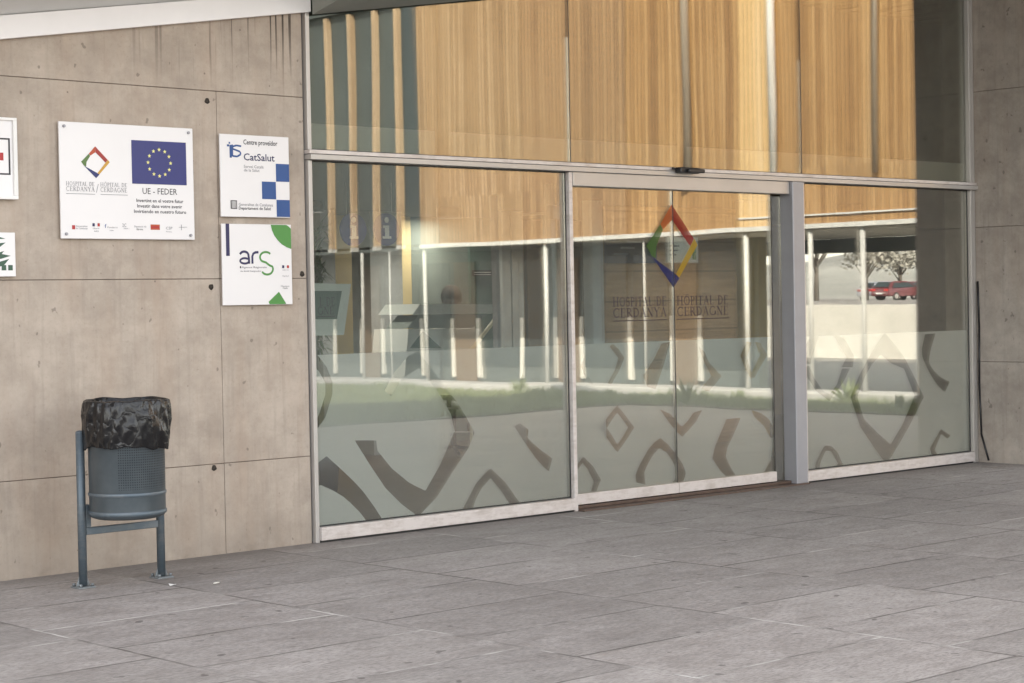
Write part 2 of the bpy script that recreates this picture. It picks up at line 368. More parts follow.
class B:
    """collects shapes in one bmesh"""
    def __init__(s): s.bm = bmesh.new()
    def box(s, x0, x1, y0, y1, z0, z1, bev=0, mi=0, mat4=None):
        c = Vector(((x0 + x1) / 2, (y0 + y1) / 2, (z0 + z1) / 2))
        r = bmesh.ops.create_cube(s.bm, size=1, matrix=Matrix.Translation(c) @ Matrix.Diagonal((abs(x1 - x0), abs(y1 - y0), abs(z1 - z0), 1)))
        vs = r['verts']; fs = {f for v in vs for f in v.link_faces}
        if bev:
            es = {e for v in vs for e in v.link_edges}
            rr = bmesh.ops.bevel(s.bm, geom=list(es), offset=bev, segments=2, affect='EDGES', profile=.5)
            vs = list({v for f in rr['faces'] for v in f.verts} | {v for v in vs if v.is_valid}); fs = {f for v in vs for f in v.link_faces}
        for f in fs: f.material_index = mi
        if mat4 is not None: bmesh.ops.transform(s.bm, matrix=mat4, verts=[v for v in vs if v.is_valid])
        return s
    def tube(s, a, b, r, seg=12, r2=None, mi=0):
        a, b = Vector(a), Vector(b); d = b - a
        q = d.to_track_quat('Z', 'Y').to_matrix().to_4x4()
        x = bmesh.ops.create_cone(s.bm, cap_ends=True, segments=seg, radius1=r, radius2=r if r2 is None else r2, depth=d.length,
                                  matrix=Matrix.Translation((a + b) / 2) @ q)
        for f in {f for v in x['verts'] for f in v.link_faces}: f.material_index = mi; f.smooth = len(f.verts) == 4
        return s
    def lathe(s, prof, seg=32, c=(0, 0), jit=None, mi=0):
        rows = []
        for (r, z) in prof:
            row = []
            for i in range(seg):
                a = 2 * math.pi * i / seg; rr, zz = (r, z) if jit is None else jit(r, z, a)
                row.append(s.bm.verts.new((c[0] + rr * math.cos(a), c[1] + rr * math.sin(a), zz)))
            rows.append(row)
        for k in range(len(rows) - 1):
            for i in range(seg):
                f = s.bm.faces.new((rows[k][i], rows[k][(i + 1) % seg], rows[k + 1][(i + 1) % seg], rows[k + 1][i])); f.smooth = True; f.material_index = mi
        return s
    def poly(s, pts, thick=0, d=(0, 1, 0), mi=0):
        vs = [s.bm.verts.new(p) for p in pts]; f = s.bm.faces.new(vs); f.material_index = mi
        if thick:
            e = bmesh.ops.extrude_face_region(s.bm, geom=[f])
            nv = [g for g in e['geom'] if isinstance(g, bmesh.types.BMVert)]
            bmesh.ops.translate(s.bm, vec=Vector(d) * thick, verts=nv)
        return s
    def ball(s, c, r, seg=12, sc=(1, 1, 1)):
        x = bmesh.ops.create_uvsphere(s.bm, u_segments=seg, v_segments=max(6, seg // 2), radius=r, matrix=Matrix.Translation(c) @ Matrix.Diagonal((*sc, 1)))
        for f in {f for v in x['verts'] for f in v.link_faces}: f.smooth = True
        return s
    def mk(s, name, mat, parent=None, loc=None):
        bmesh.ops.recalc_face_normals(s.bm, faces=s.bm.faces)
        me = bpy.data.meshes.new(name); s.bm.to_mesh(me); s.bm.free()
        return link(name, me, mat, parent, loc)

def local(o):                              # children are built in world numbers: undo the parent's place
    return o
def box(name, mat, x0, x1, y0, y1, z0, z1, parent=None, bev=0):
    o = B().box(x0, x1, y0, y1, z0, z1, bev).mk(name, mat, parent)
    if parent: unshift(o, parent)
    return o
def unshift(o, parent):
    p = parent; t = Vector((0, 0, 0))
    while p: t += p.location; p = p.parent
    o.location = o.location - t
    return o

FONTS = {}
def text(name, body, x0, z0, w_, h, y, mat, parent, align='LEFT', bold=False, rotx=90):
    """flat lettering on a wall facing -y: x0/z0 baseline start, fitted to width w_ and cap height h"""
    cu = bpy.data.curves.new(name, 'FONT'); cu.body = body; cu.size = 1; cu.resolution_u = 2
    if bold: cu.offset = .012
    o = bpy.data.objects.new(name, cu); COL.objects.link(o)
    dg = bpy.context.evaluated_depsgraph_get(); me = bpy.data.meshes.new_from_object(o.evaluated_get(dg))
    bpy.data.objects.remove(o); bpy.data.curves.remove(cu)
    xs = [v.co.x for v in me.vertices]; a, b = min(xs), max(xs)
    sx = w_ / (b - a); sz = h / .70
    for v in me.vertices:
        v.co = Vector((x0 + (v.co.x - a) * sx, y, z0 + v.co.y * sz))
    me.materials.clear(); me.name = name
    o = link(name, me, mat, parent); unshift(o, parent); return o

# serif capitals drawn as strokes: (points, weight) in a unit cell
def arc(cx, cz, rx, rz, a0, a1, n=10):
    return [(cx + rx * math.cos(R(a0 + (a1 - a0) * i / n)), cz + rz * math.sin(R(a0 + (a1 - a0) * i / n))) for i in range(n + 1)]
TH, TN = .12, .05
def serif(x, z, w_=.16): return ([(x - w_, z), (x + w_, z)], TN)
GL = {
 'H': ([([(.15, 0), (.15, 1)], TH), ([(.75, 0), (.75, 1)], TH), ([(.15, .52), (.75, .52)], TN), serif(.15, .02), serif(.15, .98), serif(.75, .02), serif(.75, .98)], .95),
 'O': ([(arc(.45, .5, .38, .48, 0, 360, 20), .085)], .92),
 'S': ([(arc(.33, .74, .22, .23, 20, 270, 10) + arc(.33, .26, .24, .25, 90, -160, 10)[1:], .085)], .66),
 'P': ([([(.15, 0), (.15, 1)], TH), (arc(.2, .73, .36, .25, 90, -90, 8), .08), serif(.15, .02), serif(.1, .98, .1)], .62),
 'I': ([([(.16, 0), (.16, 1)], TH), serif(.16, .02), serif(.16, .98)], .36),
 'T': ([([(.35, 0), (.35, 1)], TH), ([(.02, .97), (.68, .97)], TN), serif(.35, .02), ([(.03, .97), (.03, .82)], TN), ([(.67, .97), (.67, .82)], TN)], .72),
 'A': ([([(.08, 0), (.4, 1)], TN), ([(.4, 1), (.72, 0)], TH), ([(.2, .36), (.6, .36)], TN), serif(.08, .02, .12), serif(.72, .02, .15)], .84),
 'L': ([([(.15, 0), (.15, 1)], TH), ([(.15, .03), (.6, .03)], TN), ([(.6, .03), (.62, .22)], TN), serif(.15, .98)], .68),
 'D': ([([(.15, 0), (.15, 1)], TH), (arc(.2, .5, .52, .48, 90, -90, 12), .085), ([(.02, .98), (.25, .98)], TN), ([(.02, .02), (.25, .02)], TN)], .84),
 'E': ([([(.15, 0), (.15, 1)], TH), ([(.15, .97), (.6, .97)], TN), ([(.15, .52), (.5, .52)], TN), ([(.15, .03), (.62, .03)], TN), ([(.6, .97), (.6, .8)], TN), ([(.62, .03), (.64, .22)], TN), serif(.12, .97, .12), serif(.12, .03, .12)], .72),
 'C': ([(arc(.48, .5, .4, .48, 45, 315, 16), .085), ([(.78, .82), (.78, .98)], TN)], .88),
 'R': ([([(.15, 0), (.15, 1)], TH), (arc(.2, .74, .34, .24, 90, -90, 8), .08), ([(.32, .5), (.72, 0)], TH), serif(.15, .02), serif(.1, .98, .1), serif(.75, .02, .08)], .76),
 'N': ([([(.15, 0), (.15, 1)], TN), ([(.15, .98), (.72, .02)], TH), ([(.72, 0), (.72, 1)], TN), serif(.15, .02, .12), serif(.1, .98, .12), serif(.72, .98, .12)], .88),
 'Y': ([([(.08, 1), (.38, .48)], TH), ([(.68, 1), (.38, .48)], TN), ([(.38, .5), (.38, 0)], TH), serif(.38, .02), serif(.08, .98, .12), serif(.68, .98, .12)], .78),
 'G': ([(arc(.48, .5, .4, .48, 45, 340, 16), .085), ([(.86, .45), (.86, .12)], TH), serif(.82, .45, .14)], .95),
 'V': ([], .8), ' ': ([], .4), '^': ([], 0)}
def serif_text(name, body, x0, z0, w_, h, y, mat, parent):
    b = B(); x = 0; quads = []
    for k, ch in enumerate(body):
        if ch == '^':                      # circumflex over the last letter
            for seg in (((x - .72, 1.08), (x - .5, 1.25)), ((x - .5, 1.25), (x - .28, 1.08))): quads.append((seg[0], seg[1], .05))
            continue
        strokes, adv = GL[ch]
        for pts, wt in strokes:
            for p, q in zip(pts, pts[1:]): quads.append(((x + p[0], p[1]), (x + q[0], q[1]), wt))
        x += adv + .1
    sx = w_ / x
    for n, (p, q, wt) in enumerate(quads):
        d = Vector((q[0] - p[0], q[1] - p[1])); 
        if d.length < 1e-6: continue
        d.normalize(); o = Vector((-d.y, d.x)) * wt / 2; e = d * .01
        pp = Vector(p) - e; qq = Vector(q) + e
        c = [pp + o, pp - o, qq - o, qq + o]
        b.poly([(x0 + v.x * sx, y - n * 1e-5, z0 + v.y * h) for v in c])
    o = b.mk(name, mat, parent); unshift(o, parent); return o

def inside(p, poly):
    c = False; n = len(poly); j = n - 1
    for i in range(n):
        (xi, yi), (xj, yj) = poly[i], poly[j]
        if (yi > p[1]) != (yj > p[1]) and p[0] < (xj - xi) * (p[1] - yi) / (yj - yi) + xi: c = not c
        j = i
    return c
def smooth_poly(pts, it=1):
    for _ in range(it):
        out = []
        for i in range(len(pts)):
            a, b = pts[i], pts[(i + 1) % len(pts)]
            out += [a, ((a[0] * .5 + b[0] * .5), (a[1] * .5 + b[1] * .5))]
        pts = out
    return pts
def cut_sheet(name, x0, x1, z0, z1, y, holes, mat, parent):
    """flat sheet in the facade plane with openings; a hole is a polygon or (outer, inner) for a ring whose middle stays"""
    rect = [(x0, z0), (x1, z0), (x1, z1), (x0, z1)]
    vs, es = list(rect), [(0, 1), (1, 2), (2, 3), (3, 0)]
    polys = []
    for h in holes:
        ring = h if isinstance(h, tuple) and isinstance(h[0], list) else (h, None)
        polys.append(ring)
        for p in ring:
            if p is None: continue
            s0 = len(vs); vs += [tuple(q) for q in p]; es += [(s0 + i, s0 + (i + 1) % len(p)) for i in range(len(p))]
    r = delaunay_2d_cdt([Vector(v) for v in vs], es, [], 0, 1e-5)
    V2, _, FC = r[0], r[1], r[2]
    bm = bmesh.new(); bv = [bm.verts.new((v.x, y, v.y)) for v in V2]
    for f in FC:
        c = sum((V2[i] for i in f), Vector((0, 0))) / len(f)
        if not (x0 < c.x < x1 and z0 < c.y < z1): continue
        if any(inside(c, o_) and not (i_ and inside(c, i_)) for o_, i_ in polys): continue
        try: bm.faces.new([bv[i] for i in f])
        except ValueError: pass
    bmesh.ops.delete(bm, geom=[v for v in bm.verts if not v.link_faces], context='VERTS')
    bmesh.ops.recalc_face_normals(bm, faces=bm.faces)
    me = bpy.data.meshes.new(name); bm.to_mesh(me); bm.free()
    o = link(name, me, mat, parent); unshift(o, parent); return o
def trace(pts, ox, oy, s, Y=0):
    out = []
    for x, y in pts:
        p = F(ox + x / s, oy + y / s, Y); out.append((p.x, p.z))
    return out
def piece(name, pts, y, mat, parent):
    b = B(); b.poly([(p[0], y, p[1]) for p in pts]); o = b.mk(name, mat, parent); unshift(o, parent); return o

# ================================================================ SETTING
g = B(); g.poly([(-400, -600, -.012), (900, -600, -.012), (900, 500, -.012), (-400, 500, -.012)])
tag(g.mk('ground', M['ground']), kind='structure')
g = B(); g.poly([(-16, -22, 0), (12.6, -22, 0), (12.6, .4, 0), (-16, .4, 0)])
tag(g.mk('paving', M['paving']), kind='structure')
# raised car park behind the wing
g = B(); g.box(31.2, 260, -160, 20, -1, 1.2); tag(g.mk('car_park_terrain', M['ground']), kind='structure')
# verge of grass and kerb along the wing
g = B(); g.box(12.6, 14.55, -26, -1.5, -.1, .015); tag(g.mk('verge', M['soil']), kind='structure')
g = B(); g.box(14.55, 15.3, -26, -1.5, -.1, .14, .015); tag(g.mk('kerb', M['kerb']), kind='structure')
g = B(); g.box(3, 12.59, -26, -9.3, -.1, .014); tag(g.mk('verge', M['soil']), kind='structure')
bm = bmesh.new()
for i in range(60000):
    if i % 3: x = random.uniform(4, 12.6); y = random.uniform(-16, -9.35)
    else: x = random.uniform(12.6, 14.55); y = random.uniform(-24, -1.5)
    h = random.uniform(.02, .11) * (1.6 if math.sin(x * 3 + y * 1.7) > .5 else 1)
    a = random.uniform(0, 6.28); dx, dy = math.cos(a) * .009, math.sin(a) * .009; tx, ty = random.uniform(-.04, .04), random.uniform(-.04, .04)
    bm.faces.new([bm.verts.new((x - dx, y - dy, .01)), bm.verts.new((x + dx, y + dy, .01)), bm.verts.new((x + tx, y + ty, .01 + h))])
me = bpy.data.meshes.new('grass'); bm.to_mesh(me); bm.free()
tag(link('grass', me, M['grass']), 'strip of short green grass beside the white kerb of the timber building', 'grass', kind='stuff')
# hills far beyond the car park
bm = bmesh.new(); N = 60; rows = []
for j in range(5):
    row = []
    for i in range(N):
        a = R(-80 + 90 * i / (N - 1)); d = 420 + j * 70; h = [0, 4, 9, 14, 0][j] * (.8 + .35 * math.sin(i * .5) + .2 * math.sin(i * 1.3 + 1))
        row.append(bm.verts.new((d * math.cos(a), d * math.sin(a), h)))
    rows.append(row)
for j in range(4):
    for i in range(N - 1): bm.faces.new((rows[j][i], rows[j][i + 1], rows[j + 1][i + 1], rows[j + 1][i])).smooth = True
me = bpy.data.meshes.new('hills'); bm.to_mesh(me); bm.free()
tag(link('hills', me, flat('hillside', (.30, .30, .27), .9, 0, .3, .02)), kind='structure')

# ---------------------------------------------------------------- concrete wall on the left
cw = empty('concrete_wall', (-8, .2, 0), 'board marked beige concrete wall left of the glazing, carrying the signs', 'wall')
b = B()
zs = [-.05, .555, 1.685, 2.83, 4.6]; xs = [-16, -13.2, -10.7, -8.2, -5.7, -3.2, -.66, -.005]
xs_top = [-16, -11.5, -8.2, -4.6, -.005]
for k in range(4):
    xx = xs if k != 3 else xs_top
    for i in range(len(xx) - 1):
        b.box(xx[i] + .0015, xx[i + 1] - .0015, 0, .3, zs[k] + .002, zs[k + 1] - .002, .003)
unshift(b.mk('panel', M['concrete'], cw), cw)
box('core', flat('joint_core_concrete', (.17, .14, .115), .9), -16, -.006, .008, .29, -.05, 4.6, cw)  # darker concrete core showing in the panel joints
for (px, py) in ((207, 101), (211, 287), (214, 468), (302, 274)):
    p = F(px, py); b = B(); b.lathe([(.018, -.0015), (.014, -.003), (.001, -.0032)], 20, jit=lambda r_, z_, a_: (r_ * (1 + .07 * math.sin(a_ * 3 + px) + .06 * math.sin(a_ * 5)), z_))
    o = b.mk('tie_hole', flat('tie_hole_plug', (.035, .028, .022), .9, 0, .5, 60), cw)
    o.location = (p.x, 0, p.z); o.rotation_euler.x = R(-90); unshift(o, cw)

# ---------------------------------------------------------------- right pier
pr = empty('concrete_pier', (7.75, -.3, 0), 'dark grey concrete pier standing at the right end of the glazing', 'wall')
b = B(); zz = [-.05, .9, 2.1, 3.31, 4.6]
for k in range(4): b.box(7.39, 8.05, -.60, .3, zz[k] + .002, zz[k + 1] - .002, .004)
unshift(b.mk('panel', M['pier'], pr), pr)
box('core', flat('pier_joint', (.20, .175, .15), .9), 7.40, 8.04, -.59, .29, -.05, 4.59, pr)
# cable running down the pier beside the frame
b = B(); pts = [(7.378, -.05, 1.62), (7.376, -.06, 1.2), (7.374, -.055, .7), (7.374, -.07, .25), (7.36, -.15, .02)]
for a, c in zip(pts, pts[1:]): b.tube(a, c, .009, 8)
tag(b.mk('cable', M['black']), 'thin black cable hanging down the edge of the dark pier beside the frame', 'cable')

# ---------------------------------------------------------------- building mass over the glazing
hb = empty('entrance_building', (0, 3, 0), 'low concrete hospital block behind and above the glass entrance', 'building')
box('low_shade_mass', M['concrete'], 4.5, 22, 0.02, 14, 4.6, 6.2, hb)  # unseen roof mass added for shade, kept low so sun reaches the wing
box('tall_shade_mass', M['concrete'], -16, 4.49, 0.02, 14, 4.6, 9.3, hb)  # unseen taller mass, added to throw shade across the forecourt
box('upper_floor_slab', M['white'], 0.02, 16.9, .21, 9, 2.50, 2.69, hb)
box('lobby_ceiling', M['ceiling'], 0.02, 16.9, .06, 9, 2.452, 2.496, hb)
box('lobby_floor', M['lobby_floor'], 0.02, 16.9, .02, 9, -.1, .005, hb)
box('upper_back_wall', M['lobby_dark'], 0.02, 16.9, 3.0, 3.2, 2.7, 4.6, hb)
box('end_wall', M['lobby_dark'], 16.9, 17.1, 0.02, 9, -.1, 4.6, hb)
box('outer_wall', M['pier'], 8.06, 22, 0.0, .3, -.05, 4.6, hb)
box('inner_wall', M['lobby_wall'], -.3, -.01, .35, 9, -.1, 4.6, hb)
# back wall of the lobby, in the colours that show through the panes
Y = 6.0
def seg(name, mat, pxa, pxb, Y0=Y, z0=0, z1=2.45, t=.1, par=None):
    a, b_ = F(pxa, 300, Y0).x, F(pxb, 300, Y0).x
    return box(name, mat, a, b_, Y0, Y0 + t, z0, z1, par or hb)
seg('back_wall', M['lobby_wall'], 180, 412, Y, t=.12)
seg('back_wall', M['lobby_dark'], 412.2, 500, Y, t=.12)
seg('back_wall', M['brownpanel'], 500.2, 640, Y, t=.12)
seg('back_wall', M['brownpanel'], 640.2, 806, Y, t=.12)
box('back_wall', M['lobby_dark'], F(806.2, 300, Y).x, 16.9, Y, Y + .12, 0, 2.45, hb)
seg('teal_door', M['lobby_green'], 471, 493, Y - .04, 0, 2.15, .035)
for a, b_ in ((322, 336), (371, 403)):
    seg('grey_column', M['lobby_grey'], a, b_, 5.2, 0, 2.45, .3)
for a, b_ in ((503, 511), (512.5, 524), (547, 550.5), (558, 569)):
    seg('curtain_panel', M['lobby_grey'], a, b_, 4.6, 0, 2.45, .05)
vp = NT('horizontal_lobby_boards'); vx = vp.sep()
fr_ = vp.math('FRACT', vp.math('DIVIDE', vx[2], .30)); ed_ = vp.math('GREATER_THAN', vp.math('ABSOLUTE', vp.math('SUBTRACT', fr_, .5)), .47)
vp.base(vp.mix(vp.math('MULTIPLY', ed_, .6), vp.ramp(vp.noise(vp.obj((1, 1, 9)), 2.5, 5), [(.3, (.24, .165, .095)), (.7, (.36, .26, .16))]), (.10, .07, .04))); vp.b.inputs['Roughness'].default_value = .5
seg('vestibule_back_wall', vp.m, 606, 742, 3.44, 0, 2.45, .1)
# vestibule: side wall in warm wood and slim posts
seg('vestibule_wall', flat('warm_vestibule_wall', (.62, .44, .17), .55, 0, .05, 1), 745, 771, 2.2, 0, 2.45, .1)
seg('vestibule_post', flat('pale_blue_post', (.74, .80, .84), .4), 593, 604, 2.8, 0, 2.45, .12)
seg('vestibule_post', M['alu_dark'], 497, 500, 2.6, 0, 2.45, .06)
seg('vestibule_post', flat('pale_post', (.60, .64, .65), .4), 552.5, 556.5, 1.2, 0, 2.45, .05)
for px, w_ in ((444, 20), (683, 14), (875, 14)):
    a, b_ = F(px - w_ / 2, 140, .13).x, F(px + w_ / 2, 140, .13).x
    box('upper_column', flat('upper_column_paint', (.42, .36, .30), .5), a, b_, .13, .20, 2.50, 4.6, hb)

# ---------------------------------------------------------------- canopy
cn = empty('canopy', (2, -1.5, 3.6), 'sloping white edged canopy soffit over the entrance', 'canopy')
def zl(x): return 3.365 + .16 * x
b = B()
b.poly([(-6, -.055, zl(-6)), (.03, -.055, zl(.03)), (.03, -.055, zl(.03) + .13), (-6, -.055, zl(-6) + .13)], .052)
unshift(b.mk('fascia', flat('bright_white_fascia', (.88, .86, .86), .5, 0, .03, 3), cn), cn)
GR = .22; DEP = 1.0
b = B(); z0 = .125
b.poly([(-6, -.0, zl(-6) + z0), (.03, -.0, zl(.03) + z0), (.03, -DEP, zl(.03) + z0 + GR * DEP), (-6, -DEP, zl(-6) + z0 + GR * DEP)], .16, (0, 0, 1))
unshift(b.mk('soffit', M['soffit'], cn), cn)
b = B(); z0 = -.02; D2 = 7.0
b.poly([(.035, -.065, zl(.035) + z0), (8.3, -.065, zl(8.3) + z0), (8.3, -D2, zl(8.3) + z0 + GR * D2), (.035, -D2, zl(.035) + z0 + GR * D2)], .16, (0, 0, 1))
unshift(b.mk('soffit', M['soffit_grey'], cn), cn)

# ---------------------------------------------------------------- glazing
gz = empty('entrance_glazing', (3.7, 0, 0), 'tall aluminium framed glass entrance screen between the two concrete walls', 'glazed entrance')
def gb(name, mat, *a, bev=.003, par=None): return box(name, mat, *a, par or gz, bev)
# upper glass
ub = [(.05, 2.355), (2.363, 4.975), (4.983, 7.30)]
for a, b_ in ub: gb('upper_pane', M['glass_up'], a, b_, .0, .012, 2.505, 4.6, bev=0)
for a, b_ in ((.05, 1.10), (1.24, 2.355), (2.363, 3.50), (3.62, 4.975), (4.983, 5.93), (6.07, 7.30)):
    gb('slab_veil', M['veil_band'], a, b_, .0135, .0145, 2.506, 2.672, bev=0)  # added pale sheet that brightens the slab edge behind the glass
for x in (2.359, 4.979): gb('joint', M['rubber'], x - .0035, x + .0035, -.001, .013, 2.505, 4.6, bev=0)
gb('mullion', M['alu'], 0.004, .034, -.03, .06, 2.502, 4.6); gb('mullion', M['alu'], 0.004, .034, -.03, .06, 0, 2.434)
gb('mullion', M['alu'], 7.30, 7.332, -.04, .06, 2.502, 4.6); gb('mullion', M['alu'], 7.352, 7.385, -.03, .06, 2.502, 4.6)
gb('mullion', M['alu'], 7.30, 7.332, -.04, .06, 0, 2.434); gb('mullion', M['alu'], 7.352, 7.385, -.03, .06, 0, 2.434)
gb('mullion', M['rubber'], 7.333, 7.351, .0, .05, 0, 4.6, bev=0)
gb('transom', M['alu'], 0.002, 7.386, -.065, .06, 2.436, 2.470); gb('transom', M['alu_light'], 0.002, 7.386, -.05, .06, 2.474, 2.500)
gb('mullion', M['alu_light'], 2.300, 2.334, -.04, .06, 0, 2.434)
# fixed panels
FT = 1.195
s5 = (300, 330, 3.105)
A_out = [(372, 66), (445, 160), (500, 235), (548, 318), (530, 365), (480, 440), (430, 520), (372, 580), (320, 540), (270, 490), (220, 415), (175, 343), (215, 270), (270, 180)]
A_in = [(376, 130), (440, 215), (484, 290), (485, 318), (470, 350), (440, 420), (395, 500), (345, 475), (290, 430), (245, 375), (240, 343), (265, 280), (320, 200)]
hl = [trace([(175, 343), (242, 343), (246, 375), (290, 430), (345, 475), (395, 500), (440, 420), (470, 350), (484, 318), (548, 318), (530, 365), (480, 440), (430, 520), (372, 580), (320, 540), (270, 490), (220, 415)], *s5),
      trace([(372, 66), (445, 160), (500, 235), (547, 316), (486, 316), (474, 262), (440, 200), (376, 118), (322, 150), (288, 205), (268, 188), (300, 130), (345, 78)], *s5),
      trace([(40, 430), (88, 392), (130, 430), (170, 468), (200, 500), (235, 548), (262, 590), (262, 640), (230, 640), (215, 597), (190, 565), (165, 540), (140, 518), (110, 500), (70, 482), (40, 495)], *s5),
      trace([(495, 600), (510, 558), (530, 520), (550, 480), (575, 450), (598, 430), (640, 470), (665, 505), (690, 540), (700, 580), (680, 580), (655, 538), (630, 500), (598, 460), (570, 490), (552, 525), (530, 590)], *s5),
      trace([(672, 300), (690, 290), (715, 310), (712, 335), (728, 352), (750, 370), (790, 400), (778, 440), (757, 420), (735, 395), (700, 345)], *s5),
      trace([(40, 70), (60, 78), (88, 115), (106, 160), (106, 200), (85, 270), (40, 335), (40, 305), (65, 262), (84, 200), (84, 165), (64, 128), (40, 108)], *s5)]
fp = gb('fixed_pane', M['glass'], .036, 2.298, 0, .012, .098, 2.434, bev=0)
cut_sheet('frosted_film', .036, 2.298, .099, FT, .018, hl, M['film'], gz)
gb('bottom_rail', M['alu_light'], .035, 2.299, -.05, .06, .014, .097)
gb('rail_gap', M['rubber'], .035, 2.299, -.03, .05, 0, .013, bev=0)
# lettering at the left edge of the first pane: the end of the French name
serif_text('lettering', 'L DE', F(321, 306).x, F(325, 306).z, F(337, 306).x - F(321, 306).x, .056, .0145 + .0, M['vinyl_ink'], gz)
serif_text('lettering', 'GNE', F(319, 314).x, F(325, 314.5).z, F(336, 306).x - F(319, 306).x, .05, .0145, M['vinyl_ink'], gz)
gb('letter_rule', M['vinyl_ink'], F(319, 316).x, F(336, 316).x, .014, .0145, F(325, 316.8).z, F(325, 316.2).z, bev=0)
# right fixed panel
s8 = (780, 320, 4.02)
Q_out = [(428, 50), (470, 100), (510, 155), (550, 235), (585, 310), (525, 430), (480, 508), (435, 582), (380, 505), (330, 430), (290, 310), (320, 235), (350, 175), (390, 105)]
Q_in = [(412, 140), (455, 175), (505, 195), (548, 305), (500, 420), (452, 500), (400, 455), (345, 400), (318, 310), (350, 225), (375, 180)]
hr = [trace([(95, 135), (128, 66), (162, 66), (146, 120), (128, 178), (95, 170)], *s8),
      trace([(222, 60), (245, 62), (270, 80), (305, 145), (300, 190), (255, 190), (275, 150), (235, 85)], *s8),
      trace([(95, 190), (125, 185), (145, 232), (175, 280), (205, 298), (235, 262), (257, 195), (288, 195), (262, 250), (205, 325), (150, 285)], *s8),
      (trace(Q_out, *s8), trace(Q_in, *s8)),
      trace([(590, 58), (632, 54), (610, 130), (605, 170), (622, 200), (650, 228), (690, 250), (670, 290), (640, 262), (615, 225), (592, 180), (578, 145), (578, 110)], *s8),
      trace([(148, 608), (150, 575), (175, 525), (188, 505), (215, 508), (240, 535), (260, 580), (240, 606), (230, 592), (240, 577), (212, 527), (192, 525), (170, 572), (165, 606)], *s8),
      trace([(655, 438), (692, 465), (680, 477), (655, 458), (630, 520), (645, 560), (615, 540), (610, 515)], *s8)]
gb('fixed_pane', M['glass'], 4.945, 7.298, 0, .012, .098, 2.434, bev=0)
cut_sheet('frosted_film', 4.945, 7.298, .099, FT - .01, .018, hr, M['film'], gz)
gb('bottom_rail', M['alu_light'], 4.945, 7.299, -.05, .06, .014, .097)
gb('rail_gap', M['rubber'], 4.945, 7.299, -.03, .05, 0, .013, bev=0)
# blade post beside the doors
gb('blade_post', M['alu_dark'], 4.765, 4.905, -.075, .06, 0, 2.434, bev=.006)
gb('blade_post_edge', M['alu_light'], 4.908, 4.943, -.05, .05, 0, 2.434)
gb('side_light', M['glass'], 4.60, 4.762, .05, .062, .02, 2.32, bev=0)
for xa_, xb_ in ((.036, 2.298), (4.945, 7.298)):
    for q in ((xa_, xb_, .0985, .1065), (xa_, xb_, 2.4265, 2.4335)): gb('gasket', M['rubber'], q[0], q[1], -.006, -.0005, q[2], q[3], bev=0)
    for q in ((xa_, xa_ + .007), (xb_ - .007, xb_)): gb('gasket', M['rubber'], q[0], q[1], -.006, -.0005, .107, 2.426, bev=0)
for xa_, xb_ in ((.036, 2.3545), (2.3635, 4.9745), (4.9835, 7.298)): gb('gasket', M['rubber'], xa_, xb_, -.006, -.0005, 2.5015, 2.508, bev=0)
# door header and sensor
gb('door_header', M['alu'], 2.336, 4.762, -.045, .05, 2.335, 2.434)
gb('threshold', M['brown'], 2.336, 4.90, -.10, .30, -.01, .012)
gb('door_track', M['brown'], 2.336, 4.762, -.02, .09, .0125, .034)
b = B(); c = F(686, 174, -.08)
b.box(c.x - .11, c.x + .11, -.13, -.066, 2.455, 2.50, .01); b.box(c.x - .05, c.x + .13, -.16, -.13, 2.458, 2.488, .008); b.tube((c.x - .15, -.08, 2.49), (c.x - .11, -.08, 2.49), .008, 8)
unshift(b.mk('door_sensor', M['black'], gz), gz)
# sliding leaves
s7 = (560, 330, 3.596)
def leaf(x0, x1, holes, label):
    r = gb('sliding_door', M['glass'], x0 + .004, x1 - .004, .015, .027, .118, 2.334, bev=0); r['label'] = label
    box('bottom_rail', M['alu_light'], x0, x1, -.005, .045, .040, .117, r, .003)
    box('edge_seal', M['rubber'], x1 - .0035, x1 + .003, .012, .030, .118, 2.33, r)
    cut_sheet('frosted_film', x0 + .004, x1 - .004, .119, FT, .0325, holes, M['film'], r)
    return r
def dt(p): return trace(p, *s7, .03)
left_holes = [(dt([(207, 270), (240, 312), (268, 350), (238, 398), (207, 440), (176, 398), (146, 352), (176, 308)]), dt([(207, 297), (228, 325), (246, 350), (227, 385), (207, 412), (190, 382), (170, 352), (188, 322)])),
      dt([(40, 520), (58, 490), (85, 455), (120, 490), (148, 540), (130, 582), (108, 600), (122, 545), (100, 500), (82, 478), (58, 510), (40, 540)]),
      dt([(365, 50), (397, 42), (372, 130), (345, 212), (315, 205), (300, 165), (335, 110)]),
      dt([(190, 50), (212, 68), (232, 100), (212, 150), (185, 195), (172, 192), (200, 140), (210, 100), (180, 60)]),
      dt([(75, 130), (92, 90), (100, 125), (92, 150), (122, 195), (100, 190)])]
arch = [(276, 548), (272, 525), (280, 500), (300, 462), (318, 430), (340, 405), (362, 388), (390, 412), (420, 448), (442, 482), (454, 515), (444, 545), (405, 552), (416, 532), (422, 512), (405, 470), (385, 440), (358, 425), (335, 450), (318, 480), (304, 512), (308, 556)]
vv = [(360, 285), (395, 300), (418, 325), (440, 348), (462, 325), (480, 298), (512, 288), (490, 330), (465, 358), (440, 385), (418, 362), (395, 335)]
both = [dt(arch), dt(vv)]
